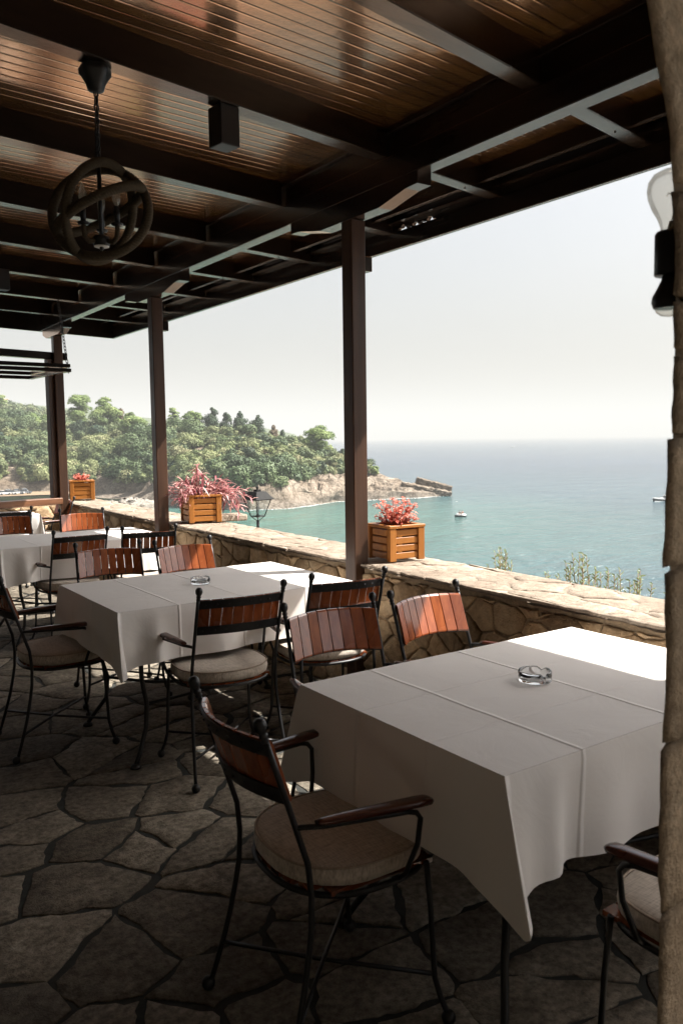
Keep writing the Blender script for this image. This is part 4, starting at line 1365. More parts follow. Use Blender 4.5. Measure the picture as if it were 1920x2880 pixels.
mb.lathe([(.014, .405), (.014, .42), (.024, .43), (.022, .45), (.004, .456)], 12, T)
mb.build('hood', M['matteblack'], lt)
mb = MB()
for k in range(4):
    a = PI/4+k*PI/2; b = a+PI/2
    mb.add([(.10*math.cos(a), .10*math.sin(a), .006), (.10*math.cos(b), .10*math.sin(b), .006), (.198*math.cos(b), .198*math.sin(b), .25), (.198*math.cos(a), .198*math.sin(a), .25)], [(0, 1, 2, 3)], False, T)
mb.build('pane', M['pane'], lt)

def sprig_shrub(x, y, tips, seed, label, mat='olive_leaf'):
    rg = random.Random(seed)
    zg = near_z(x, y)
    r = empty('olive_shrub', (x, y, zg)); tag(r, label, 'shrub', 'olive green shrubs beyond the wall')
    st = MB(); lf = MB()
    for (tx, ty, tz) in tips:
        tip = Vector((tx-x, ty-y, tz-zg)); b = Vector((rg.uniform(-.05, .05), rg.uniform(-.05, .05), 0))
        mid = b.lerp(tip, .5) + Vector((rg.uniform(-.05, .05), rg.uniform(-.05, .05), .05))
        pts = [b, mid, mid.lerp(tip, .5)+Vector((rg.uniform(-.015, .015), rg.uniform(-.015, .015), 0)), tip]
        st.tube(pts, [.008, .005, .003, .0018], 5)
        for k in range(44):
            t = .42 + .58*k/43
            s_ = t*3; j = min(2, int(s_)); p = pts[j].lerp(pts[j+1], s_-j)
            a = k*2.4+rg.random(); lf.t = min(1, max(0, rg.gauss(.6, .25)))
            leaf(lf, p, (math.cos(a)*.7, math.sin(a)*.7, rg.uniform(.3, 1.0)), (math.cos(a+1), math.sin(a+1), .4), rg.uniform(.022, .038), rg.uniform(.007, .012), .1, 2)
    st.build('branches', M['stem'], r); lf.build('leaves', M[mat], r)
rg = random.Random(2)
def tips(x, y, z, n, sx, sz):
    return [(x+rg.uniform(-.06, .06), y+rg.uniform(-sx, sx), z-abs(rg.gauss(0, sz))) for _ in range(n)] + [(x, y, z)]
sprig_shrub(3.7, 3.62, tips(3.7, 3.60, .80, 9, .12, .09), 1, 'silvery shrub tips above the wall right of the nearest planter')
sprig_shrub(3.7, 3.20, tips(3.7, 3.22, .70, 5, .10, .06), 2, 'lowest small shrub tips peeping over the middle of the wall')
sprig_shrub(3.7, 2.96, tips(3.7, 2.97, .84, 12, .11, .11), 3, 'tallest leafy shrub tips above the wall, centre of the row')
sprig_shrub(3.7, 2.80, tips(3.7, 2.80, .77, 7, .06, .08), 4, 'upright shrub tips just right of the tallest shrub')
sprig_shrub(3.7, 2.62, tips(3.7, 2.60, .79, 8, .09, .10), 5, 'leaning shrub sprig with dark tip, second shrub from the pier')
sprig_shrub(3.7, 2.42, tips(3.7, 2.44, .69, 8, .12, .07), 6, 'low shrub tips next to the stone pier')

# ----------------------------------------------------------------------------- headland, cliffs and far hills
def polar(az, d): return (math.sin(R_(az))*d, math.cos(R_(az))*d)
#  bearing, shore distance, ridge distance, ridge height, shore height
HEAD = [(5, 300, 490, 26, -17), (9, 300, 475, 22, -17), (12.04, 305, 462, 15.6, -17), (16.2, 300, 422, 5.2, -17), (19.4, 282, 384, 4.2, -17.5), (22.2, 262, 354, 3.8, SEA-.5),
        (24.83, 246, 336, 4.6, SEA-.5), (28.25, 233, 323, 3.0, SEA-.5), (30.72, 236, 313, -.6, SEA-.5), (33.2, 250, 308, -4.2, SEA-.5), (34.8, 260, 301, -6.6, SEA-.5),
        (36.7, 265, 297, -10.8, SEA-.5), (38.2, 268, 295, -13.4, SEA-.5), (40.2, 274, 292, -15.4, SEA-.5), (41.5, 281, 289, -17.2, SEA-.5), (42.4, 285, 286, -19.5, SEA-.5)]
def lerp_tab(az):
    if az <= HEAD[0][0]: return HEAD[0][1:]
    for a, b in zip(HEAD, HEAD[1:]):
        if a[0] <= az <= b[0]:
            t = (az-a[0])/(b[0]-a[0]); t = t*t*(3-2*t)*.5 + t*.5
            return tuple(a[i]+t*(b[i]-a[i]) for i in range(1, 5))
    return HEAD[-1][1:]
def fbm(p, oct=5):
    return mnoise.fractal(p, 1.0, 2.1, oct)
def head_pt(az, t):
    ds, dr, zr, zs = lerp_tab(az)
    shore = min(1, max(0, (az-24.5)/3))*min(1, max(0, (42.2-az)/1.2))
    if t <= 1:
        d = ds+(dr-ds)*t
        steep = min(1, max(0, (24-az)/6))
        g = t**.62*(1-steep) + steep*(0 if t < .12 else ((t-.12)/.88)**.55)
        z = zs + (zr-zs)*g
        lip = min(1, max(0, (t-.012)/.035))       # low sea cliff at the waterline
        z = z + shore*lip*2.6*max(0, 1-t*2.2)*min(1, (zr+19)/6)
    else:
        d = dr+(t-1)*120
        z = zr - (t-1)*(zr+24)*(1.0 if az > 20 else .5)
    x, y = polar(az, d)
    rock = min(1, max(0, (az-25)/4))*max(0, 1-t*(1.2 if az < 34 else .5))
    n1 = fbm(Vector((x*.03, y*.03, 1.7)), 5)*1.6
    def rid(f, zf): return 1-2*abs(mnoise.noise(Vector((x*f+3, y*f, z*zf))))
    n2 = rid(.055, .1)*1.3 + rid(.13, .3)*1.5 + rid(.31, .5)*.9 + rid(.75, 1.0)*.45 - 1.6
    amp = min(1, max(0, t-.004)*14)*max(.25, min(1, (zr+19)/8))
    z2 = z + (n1*.8*(1-.6*rock) + n2*(.22+1.0*rock))*amp
    # bedding ledges
    if rock > .05:
        st = 1.3; zz = z2 + .05*x; fr = (zz/st) % 1.0
        z2 += rock*.55*st*(min(1, max(0, (fr-.55)/.3)) - fr)
    x += mnoise.noise(Vector((x*.13, y*.13, z*.3+4)))*2.2*rock; y += mnoise.noise(Vector((x*.13, y*.13, z*.3+9)))*2.2*rock
    return (x, y, z2)
NA, NT = 380, 110
V = []; F = []
for i in range(NA+1):
    az = 5+(42.4-5)*(i/NA)
    for j in range(NT+1):
        t = j/NT*1.35
        V.append(head_pt(az, t))
for i in range(NA):
    for j in range(NT):
        a = i*(NT+1)+j; F.append((a, a+NT+1, a+NT+2, a+1))
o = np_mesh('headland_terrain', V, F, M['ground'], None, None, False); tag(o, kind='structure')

mb = MB(); mb.t = .6
rough_block(mb, (0, 0, 0), (6.2, 3.2, 1.35), 0, 8, .55, 16)
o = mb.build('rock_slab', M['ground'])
x, y = polar(41.15, 289)
o.matrix_world = Matrix.Translation((x, y, -15.35)) @ Matrix.Rotation(-R_(38), 4, 'Z') @ Matrix.Rotation(R_(15), 4, 'Y')
tag(o, 'tilted flat rock slab at the tip of the headland', 'rock')
mb = MB(); mb.t = .5
rough_block(mb, (0, 0, 0), (8.5, 4.2, 1.8), 0, 18, .8, 16)
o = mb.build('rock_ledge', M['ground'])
x, y = polar(40.6, 284)
o.matrix_world = Matrix.Translation((x, y, -17.3)) @ Matrix.Rotation(-R_(38), 4, 'Z') @ Matrix.Rotation(R_(12), 4, 'Y')
tag(o, 'long sloping rock ledge meeting the water under the tilted slab', 'rock')

# far hills
def hill(name, tab, d0, d1, rowsz, mat):
    V = []; F = []; na, nt = 90, 16
    for i in range(na+1):
        az = tab[0][0]+(tab[-1][0]-tab[0][0])*i/na
        zr = np.interp(az, [t[0] for t in tab], [t[1] for t in tab])
        for j in range(nt+1):
            t = j/nt
            d = d0+(d1-d0)*t
            z = SEA-1+(zr-SEA+1)*math.sin(PI*min(1, t*1.0)) if t < .5 else SEA-1+(zr-SEA+1)*math.sin(PI*t)
            x, y = polar(az, d)
            z += fbm(Vector((x*rowsz, y*rowsz, 3)), 5)*(.08*(zr-SEA))*math.sin(PI*t)
            V.append((x, y, z))
    for i in range(na):
        for j in range(nt):
            a = i*(nt+1)+j; F.append((a, a+nt+1, a+nt+2, a+1))
    o = np_mesh(name, V, F, mat, None, None, True); tag(o, kind='structure'); return o
def mat_farhill(name):
    m, nt, b = new_mat(name)
    mp = coords(nt)
    n1 = noise_tex(nt, mp, .05, 8, .7); n2 = noise_tex(nt, mp, .25, 5, .7)
    r = ramp(nt, [(.3, (.035,.055,.03)), (.5, (.08,.11,.05)), (.7, (.16,.17,.09)), (.85, (.28,.23,.15))])
    ad = nd(nt, 'ShaderNodeMath', operation='MULTIPLY_ADD'); ad.inputs[1].default_value = .5
    sb = nd(nt, 'ShaderNodeMath', operation='MULTIPLY'); sb.inputs[1].default_value = .5
    nt.links.new(n1.outputs['Fac'], sb.inputs[0]); nt.links.new(n2.outputs['Fac'], ad.inputs[0]); nt.links.new(sb.outputs[0], ad.inputs[2])
    nt.links.new(ad.outputs[0], r.inputs['Fac']); nt.links.new(r.outputs['Color'], b.inputs['Base Color'])
    b.inputs['Roughness'].default_value = 1.0; b.inputs['Specular IOR Level'].default_value = 0
    bump(nt, b, n2.outputs['Fac'], 1.0, 2.0)
    return m
M['farhill'] = mat_farhill('distant_wooded_hill')
hill('wooded_hill', [(3, 44), (12, 33), (16.2, 24), (18.7, 14), (21.5, 2), (24, -10), (26, -19)], 560, 900, .01, M['farhill'])
hill('distant_cape', [(14, 90), (22, 62), (25.7, 48), (28.2, 40), (30.2, 26), (31.5, 14), (32.7, -16), (33.2, -20)], 1700, 2600, .003, M['farhill'])

# ----------------------------------------------------------------------------- vegetation
NR = np.random.default_rng(5)
def leaf_quads(P, size, out_dir, rngn):
    """square-ish leaf clumps at points P, facing roughly out_dir"""
    n = len(P)
    d = out_dir + rngn.normal(0, .36, (n, 3)); d /= np.linalg.norm(d, axis=1, keepdims=True)
    a = np.cross(d, rngn.normal(0, 1, (n, 3))); a /= np.linalg.norm(a, axis=1, keepdims=True)
    b = np.cross(d, a)
    s = (size*rngn.uniform(.6, 1.3, n))[:, None]
    a = a*s; b = b*s*.7
    return np.stack([P-a-b*.3, P+b*-1.0+a*.2, P+a+b*.4, P+b-a*.1], axis=1).reshape(-1, 3)
def blob_points(c, r, n, rngn, squash=(1, 1, 1), up=.15):
    d = rngn.normal(0, 1, (n, 3)); d /= np.linalg.norm(d, axis=1, keepdims=True)
    d[:, 2] = np.where(d[:, 2] < -.35, -d[:, 2], d[:, 2])
    rad = rngn.uniform(.72, 1.05, n)[:, None]
    lump = 1 + .18*np.sin(d[:, :1]*5+c[0]) * np.cos(d[:, 1:2]*6+c[1])
    P = np.array(c) + d*rad*lump*r*np.array(squash)
    out = d.copy(); out[:, 2] += up
    return P, out

# undergrowth on the slopes: one mass of maquis
Vs = []; Ts = []
cnt = 0
rgs = random.Random(77)
def bush_ok(az, t):
    ds, dr, zr, zs = lerp_tab(az)
    v = mnoise.noise(Vector((az*.9, t*5, 2.2)))
    if az < 24:      # steep left part: brown cliff patches low down
        if t < .14: return False
        if t < .40 and v > .30: return False
        return v < .6
    lim = float(np.interp(az, [24, 28, 31, 33, 34.8, 36.5, 37.5], [.03, .05, .11, .24, .50, .82, 1.2]))
    if t < lim + .12*v: return False
    if az > 37.2: return False
    return v < .5
SP = [([], []), ([], []), ([], [])]
for k in range(2500):
    az = rgs.uniform(6, 37.5); t = rgs.uniform(.05, 1.12)
    if not bush_ok(az, t): continue
    x, y, z = head_pt(az, t)
    big = az < 24.5
    r = rgs.choice([1.3, 1.8, 2.4, 3.0, 3.8])*rgs.uniform(.8, 1.15)*(1.4 if big else 1.0)
    if az > 33: r *= .68
    sp_n = mnoise.noise(Vector((x*.03, y*.03, 8.8))) + rgs.gauss(0, .28)
    spc = 0 if sp_n < -.24 else (1 if sp_n < .2 else 2)
    if mnoise.noise(Vector((x*.07, y*.07, 21.0))) > .34 and az < 33: continue
    base = min(1, max(0, rgs.gauss(.48, .2)))
    if spc == 0: r *= 1.15
    if spc == 2: r *= .8
    nb = 1 if r < 1.6 else rgs.randint(3, 5)
    for q in range(nb):
        a = rgs.uniform(0, 2*PI); o_ = 0 if nb == 1 else r*rgs.uniform(.25, .62)
        rq = r if nb == 1 else r*rgs.uniform(.45, .7)
        cz_ = z + r*.25 + (0 if nb == 1 else rgs.uniform(-.1, .5)*r)
        n = int(46*rq**1.75)+20
        P_, out = blob_points((x+o_*math.cos(a), y+o_*math.sin(a), cz_), rq, n, NR, (1, 1, .85), .05)
        SP[spc][0].append(leaf_quads(P_, .36, out, NR))
        SP[spc][1].append(np.clip(base + rgs.gauss(0, .07) + NR.normal(0, .05, n), 0, 1))
    cnt += 1
for (sv, stn), mm, nm, lab in zip(SP, ('scrub_dark', 'scrub', 'scrub_light'), ('evergreen_thicket', 'maquis_scrub', 'broom_scrub'),
        ('dark green evergreen thickets on the headland slopes', 'dense olive green scrub covering the headland slopes', 'light yellow green scrub patches on the headland slopes')):
    sv = np.concatenate(sv)
    o = np_mesh(nm, sv, np.arange(len(sv)).reshape(-1, 4), M[mm], np.concatenate(stn))
    tag(o, lab, 'scrub', None, 'stuff')
FV = []; FT = []
for k in range(900):
    az = rgs.uniform(5, 25); d = rgs.uniform(575, 735); t = (d-560)/340
    zr = float(np.interp(az, [3, 12, 16.2, 18.7, 21.5, 24, 26], [44, 33, 24, 14, 2, -10, -19]))
    z = SEA-1+(zr-SEA+1)*math.sin(PI*t); x, y = polar(az, d)
    r = rgs.uniform(2.5, 5.5); n = int(16*r)
    P_, out = blob_points((x, y, z+r*.2), r, n, NR, (1, 1, .8))
    FV.append(leaf_quads(P_, 1.0, out, NR)); FT.append(np.clip(min(1, max(0, rgs.gauss(.45, .2))) + NR.normal(0, .08, n), 0, 1))
FV = np.concatenate(FV)
o = np_mesh('distant_woods', FV, np.arange(len(FV)).reshape(-1, 4), M['scrub'], np.concatenate(FT))
tag(o, 'hazy woods covering the farther hill at left', 'woods', None, 'stuff')

def tree(kind, az, d, zb, h, w, seed, label):
    nm = {'pine': 'pine_tree', 'cypress': 'cypress_tree', 'slim': 'cypress_tree', 'brown': 'dry_tree', 'oak': 'oak_tree'}[kind]
    rn = np.random.default_rng(seed); rg = random.Random(seed)
    x, y = polar(az, d)
    root = empty(nm, (x, y, zb-1.0)); tag(root, label, 'tree', 'trees on the headland')
    tr = MB()
    lean = (rg.uniform(-.06, .06)*h, rg.uniform(-.06, .06)*h)
    Vs = []; Ts = []
    mat = {'pine': 'pine', 'cypress': 'cypress', 'slim': 'cypress', 'brown': 'brownleaf', 'oak': 'cypress'}[kind]
    clumps = []
    if kind == 'pine':
        tr.tube([(0, 0, 0), (lean[0]*.4, lean[1]*.4, h*.4), (lean[0], lean[1], h*.85)], [.03*h, .022*h, .010*h], 7)
        for k in range(26):
            a = rg.uniform(0, 2*PI); lv = rg.uniform(.26, .97); rad = w*.42*math.sqrt(max(.05, 1-((lv-.55)/.47)**2))*rg.uniform(.2, 1.0)
            c = (lean[0]*lv+math.cos(a)*rad, lean[1]*lv+math.sin(a)*rad, 1+h*lv*.95)
            clumps.append((c, w*rg.uniform(.15, .24), (1, 1, .62)))
            tr.tube([(lean[0]*lv*.8, lean[1]*lv*.8, h*max(.25, lv-.2)), c], [.010*h, .004*h], 5)
    elif kind in ('cypress', 'brown', 'oak'):
        tr.tube([(0, 0, 0), (lean[0]*.3, lean[1]*.3, h*.9)], [.03*h, .008*h], 7)
        top = .6 if kind == 'oak' else .45
        for k in range(20):
            a = rg.uniform(0, 2*PI); lv = rg.uniform(.12, .95)
            prof = (1-max(0, lv-.35)/.65)**.75 if lv > .35 else .75+.25*lv/.35
            rad = w*.33*prof*rg.uniform(.2, 1.0)
            c = (math.cos(a)*rad, math.sin(a)*rad, 1+h*lv*.93)
            clumps.append((c, w*.24*prof*rg.uniform(.75, 1.2)+.15, (1, 1, 1.1)))
            tr.tube([(lean[0]*lv*.3, lean[1]*lv*.3, h*lv*.8), c], [.006*h, .003*h], 4)
    else:
        tr.tube([(0, 0, 0), (0, 0, h*.9)], [.02*h, .006*h], 6)
        for k in range(16):
            lv = .06+.9*k/15; prof = math.sin(PI*min(1, .18+lv*.82))**.7
            clumps.append(((rg.uniform(-.08, .08)*w, rg.uniform(-.08, .08)*w, 1+h*lv*.97), w*.42*prof+.08, (1, 1, 1.25)))
    for c, r, sq in clumps:
        n = int(85*max(.6, r)*max(1, r)**.6)
        P_, out = blob_points(c, r, n, rn, sq, .25)
        Vs.append(leaf_quads(P_, .30 if kind != 'slim' else .22, out, rn)); b = min(1, max(0, rg.gauss(.5, .18)))
        Ts.append(np.clip(b + rn.normal(0, .06, n), 0, 1))
    tr.build('trunk', M['bark'], root)
    Vs = np.concatenate(Vs); Ts = np.concatenate(Ts)
    np_mesh('crown', Vs, np.arange(len(Vs)).reshape(-1, 4), M[mat], Ts, root)
def deg(px): return 34.7 + math.degrees(math.atan((px-960)/2300))
#   bearing, distance, base height, height, width
def T_(kind, px, ytop, ybase, wpx, depth, seed, label):
    yh = 1246.5-.013*px
    d = depth/math.cos(R_(deg(px)-34.7))
    zb = 1.5-(ybase-yh)/2300*depth
    tree(kind, deg(px), d, zb, (ybase-ytop)/2300*depth*1.0, wpx/2300*depth*(1.25 if kind == 'pine' else 1.35), seed, label)
TREES = [('pine', 12, 1112, 1152, 34, 520, 'small dark hilltop pine at the far left edge'),
         ('pine', 52, 1166, 1250, 78, 400, 'broad sunlit pine at the left edge, left of the far post'),
         ('pine', 124, 1160, 1245, 62, 395, 'round pine half hidden behind the far post'),
         ('pine', 228, 1114, 1212, 66, 380, 'tallest pine right of the far post, with a rounded crown'),
         ('pine', 297, 1119, 1180, 46, 386, 'pine with a small top peeping above the pair right of the far post'),
         ('pine', 308, 1148, 1222, 72, 370, 'wide layered pine midway between the two left posts'),
         ('oak', 230, 1176, 1228, 44, 366, 'dark bushy oak below the tallest pine'),
         ('brown', 347, 1146, 1190, 24, 372, 'thin brownish tree right of the wide layered pine'),
         ('pine', 378, 1160, 1212, 34, 366, 'pointed pale pine left of the second post'),
         ('pine', 386, 1176, 1228, 66, 352, 'low spreading pale green pine beside the second post'),
         ('oak', 498, 1164, 1222, 46, 338, 'dark oak just right of the second post'),
         ('pine', 492, 1146, 1200, 26, 344, 'slender pale pine behind the dark oak by the second post'),
         ('pine', 545, 1155, 1222, 48, 338, 'yellow green pine left of the cypress row'),
         ('slim', 535, 1168, 1225, 18, 332, 'narrow dark cypress in front of the yellow green pine'),
         ('cypress', 602, 1140, 1214, 46, 334, 'tallest broad dark cypress, first of the ridge row'),
         ('cypress', 641, 1156, 1218, 36, 332, 'second cypress of the ridge row, rounder and lower'),
         ('cypress', 680, 1151, 1224, 42, 331, 'third cypress of the ridge row with a split top'),
         ('cypress', 730, 1162, 1238, 46, 327, 'isolated conical cypress right of the ridge row'),
         ('brown', 772, 1191, 1246, 30, 324, 'brown grey bare looking tree beside the conical cypress'),
         ('slim', 798, 1208, 1252, 15, 318, 'small slim pointed cypress alone on the ridge'),
         ('pine', 900, 1198, 1288, 74, 304, 'large umbrella pine at the seaward end of the ridge'),
         ('oak', 966, 1258, 1306, 30, 298, 'dark rounded bush tree beside the first post'),
         ('pine', 1053, 1312, 1338, 26, 293, 'tiny windswept pine alone on the bare rocks')]
for i, (k, px, yt, yb, w, dp, lab) in enumerate(TREES):
    T_(k, px, yt, yb, w, dp, 100+i, lab)

# yellow-green bush by the boulder
r = empty('flowering_bush', (4.62, 11.75, near_z(4.62, 11.75))); tag(r, 'yellow green bush beside the grey boulder behind the wall', 'bush')
zz = .30 - r.location.z
rn = np.random.default_rng(3)
Vs = []; Ts = []
for k in range(9):
    c = (rn.uniform(-.22, .22), rn.uniform(-.25, .25), zz - rn.uniform(0, .5)); n = 160
    P_, out = blob_points(c, .16, n, rn); Vs.append(leaf_quads(P_, .022, out, rn)); Ts.append(np.clip(rn.normal(.6, .2, n), 0, 1))
Vs = np.concatenate(Vs); np_mesh('foliage', Vs, np.arange(len(Vs)).reshape(-1, 4), M['lime_leaf'], np.concatenate(Ts), r)
mb = MB()
for k in range(6): mb.tube([(0, 0, -.1), (rn.uniform(-.1, .1), rn.uniform(-.1, .1), zz*.5), (rn.uniform(-.2, .2), rn.uniform(-.2, .2), zz)], [.012, .008, .004], 5)
mb.build('branches', M['stem'], r)

# small house on the far left hilltop
x, y = polar(deg(24), 712)
h = empty('hill_house', (x, y, 34.2), .3); h.scale = (.7, .7, .7); tag(h, 'tiny pale house among trees on the hilltop at far left', 'house')
mb = MB(); mb.box(-4, 4, -3, 3, -4, 2.6); mb.build('wall', M['hull_white'], h)
mb = MB(); mb.add([(-4.4, -3.4, 2.61), (4.4, -3.4, 2.61), (4.4, 3.4, 2.61), (-4.4, 3.4, 2.61), (-4.0, 0, 4.1), (4.0, 0, 4.1)], [(0, 1, 5, 4), (2, 3, 4, 5), (0, 4, 3), (1, 2, 5), (0, 3, 2, 1)]); mb.build('roof', M['mortar'], h)

# parked cars in the cove at far left
def make_car(paint):
    c = empty('parked_car')
    tag(c, 'car', 'car', 'cars parked in the cove')
    mb = MB()
    prof = [(-2.1, .35), (-2.15, .75), (-1.95, .92), (-1.2, .98), (1.1, .95), (2.0, .85), (2.15, .6), (2.1, .35)]
    n = len(prof)
    mb.add([(a, -.85, z) for a, z in prof] + [(a, .85, z) for a, z in prof], [tuple(range(n))[::-1], tuple(range(n, 2*n))] + [(k, (k+1) % n, n+(k+1) % n, n+k) for k in range(n)])
    mb.build('body', paint, c)
    mb = MB(); prof = [(-1.85, .95), (-1.35, 1.40), (.2, 1.42), (1.0, .95)]; n = 4
    mb.add([(a, -.78, z) for a, z in prof] + [(a, .78, z) for a, z in prof], [tuple(range(n))[::-1], tuple(range(n, 2*n))] + [(k, (k+1) % n, n+(k+1) % n, n+k) for k in range(n)])
    mb.build('cabin', M['carglass'], c)
    mb = MB(); mb.box(-1.3, .15, -.76, .76, 1.425, 1.46, bev=.02); mb.build('roof', paint, c)
    for sx in (-1.3, 1.3):
        for sy in (-1, 1):
            mb = MB(); mb.lathe([(.33, -.1), (.33, .1)], 14, Matrix.Translation((sx, sy*.8, .33)) @ Matrix.Rotation(PI/2, 4, 'X')); mb.build('wheel', M['tyre'], c)
    return c
proto = {'a': make_car(M['carpaint_a']), 'b': make_car(M['carpaint_b'])}
seen = set()
CARS = [('a', 12, 303, 10, 'pale car at the left edge of the cove car park, front row'), ('b', 30, 304, 12, 'dark grey car second from left in the front row of the car park'),
        ('a', 50, 304, 9, 'pale car in the middle of the front row of the car park'), ('b', 70, 305, 12, 'dark grey car at the right end of the front row of the car park'),
        ('a', 20, 312, 95, 'pale car turned sideways, left in the back row of the car park'), ('b', 44, 313, 92, 'dark grey car turned sideways in the back row of the car park'),
        ('a', 66, 314, 95, 'pale car turned sideways, right in the back row of the car park')]
for (k, px, d, rz, lab) in CARS:
    c = proto[k] if k not in seen else copy_tree(proto[k]); seen.add(k)
    x, y = polar(deg(px), d)
    c.location = (x, y, -16.2); c.rotation_euler = (0, 0, R_(rz)); c['label'] = lab
V = []; F = []
for i in range(13):
    for j, d in enumerate((296, 304, 312, 322)):
        az = 8+9.0*i/12; x, y = polar(az, d); V.append((x, y, -16.22+.0*j))
for i in range(12):
    for j in range(3): a = i*4+j; F.append((a, a+4, a+5, a+1))
o = np_mesh('car_park', V, F, M['mortar'], None); tag(o, kind='structure')

# ----------------------------------------------------------------------------- sea
def mat_sea(name):
    m, nt, b = new_mat(name)
    g = nt.nodes.new('ShaderNodeNewGeometry')
    # shallow turquoise water in the cove, bluer outside
    cx, cy = polar(24, 205)
    vs = nd(nt, 'ShaderNodeVectorMath', operation='SUBTRACT'); vs.inputs[1].default_value = (cx, cy, SEA); nt.links.new(g.outputs['Position'], vs.inputs[0])
    ln = nd(nt, 'ShaderNodeVectorMath', operation='LENGTH'); nt.links.new(vs.outputs[0], ln.inputs[0])
    mp = coords(nt, (.02, .02, .02)); nz = noise_tex(nt, mp, 1.0, 4, .6)
    ma = nd(nt, 'ShaderNodeMath', operation='MULTIPLY_ADD'); ma.inputs[1].default_value = 60; nt.links.new(nz.outputs['Fac'], ma.inputs[0]); nt.links.new(ln.outputs['Value'], ma.inputs[2])
    mr = nd(nt, 'ShaderNodeMapRange'); mr.inputs[1].default_value = 30; mr.inputs[2].default_value = 420; nt.links.new(ma.outputs[0], mr.inputs[0])
    r = ramp(nt, [(0, (.06,.145,.115)), (.16, (.048,.112,.102)), (.36, (.032,.068,.086)), (1, (.024,.050,.080))])
    nt.links.new(mr.outputs[0], r.inputs['Fac'])
    mp3 = coords(nt, (.006, .012, .01)); n3 = noise_tex(nt, mp3, 1.0, 4, .6)
    r3 = ramp(nt, [(.3, (.85,.87,.88)), (.7, (1.12,1.1,1.1))]); nt.links.new(n3.outputs['Fac'], r3.inputs['Fac'])
    c = mix_col(nt, 1.0, r.outputs['Color'], r3.outputs['Color'], 'MULTIPLY')
    nt.links.new(c, b.inputs['Base Color'])
    b.inputs['Roughness'].default_value = .15
    b.inputs['IOR'].default_value = 1.333
    mpa = coords(nt, (.28, .55, .4), (0, 0, R_(-30))); na = noise_tex(nt, mpa, 1.0, 5, .6, .3)
    mpb = coords(nt, (.05, .11, .1), (0, 0, R_(-38))); nb = noise_tex(nt, mpb, 1.0, 4, .55, .3)
    ad = nd(nt, 'ShaderNodeMath', operation='MULTIPLY_ADD'); ad.inputs[1].default_value = 2.2
    nt.links.new(nb.outputs['Fac'], ad.inputs[0]); nt.links.new(na.outputs['Fac'], ad.inputs[2])
    bump(nt, b, ad.outputs[0], .9, 1.1)
    return m
M['sea'] = mat_sea('sea_water')
V = []; F = []
xs = np.concatenate([[-9000, -3000, -1000, -300], np.linspace(-100, 500, 13), [1000, 3000, 9000, 25000, 60000]])
ysg = np.concatenate([[-60000, -25000, -9000, -3000, -1000, -300], np.linspace(-100, 500, 13), [1000, 3000, 9000, 25000, 60000]])
for yv in ysg:
    for xv in xs: V.append((xv, yv, SEA))
nx_ = len(xs)
for j in range(len(ysg)-1):
    for i in range(nx_-1):
        a = j*nx_+i; F.append((a, a+1, a+nx_+1, a+nx_))
o = np_mesh('sea', V, F, M['sea'], None, None, True); tag(o, kind='structure')

# broken white line where the swell meets the rocks
V = []; F = []
for i in range(520):
    az = 25.5+16.6*i/520
    for j in range(2):
        w = max(0, mnoise.noise(Vector((az*9, 2, 0))) + .25 + .6*mnoise.noise(Vector((az*31, 5, 0))))
        t0 = -.0005; dsh = lerp_tab(az)[0]
        x0_, y0_, _ = head_pt(az, .006)
        k_ = 1 - (0.2 + 1.5*w*j)/dsh*(1 if j else 0) + (.6/dsh if j == 0 else 0)
        V.append((x0_*k_, y0_*k_, SEA+.05))
for i in range(519):
    a = 2*i; F.append((a, a+1, a+3, a+2))
o = np_mesh('shore_foam', V, F, M['foam']); tag(o, 'thin white foam along the headland rocks', 'foam', None, 'stuff')

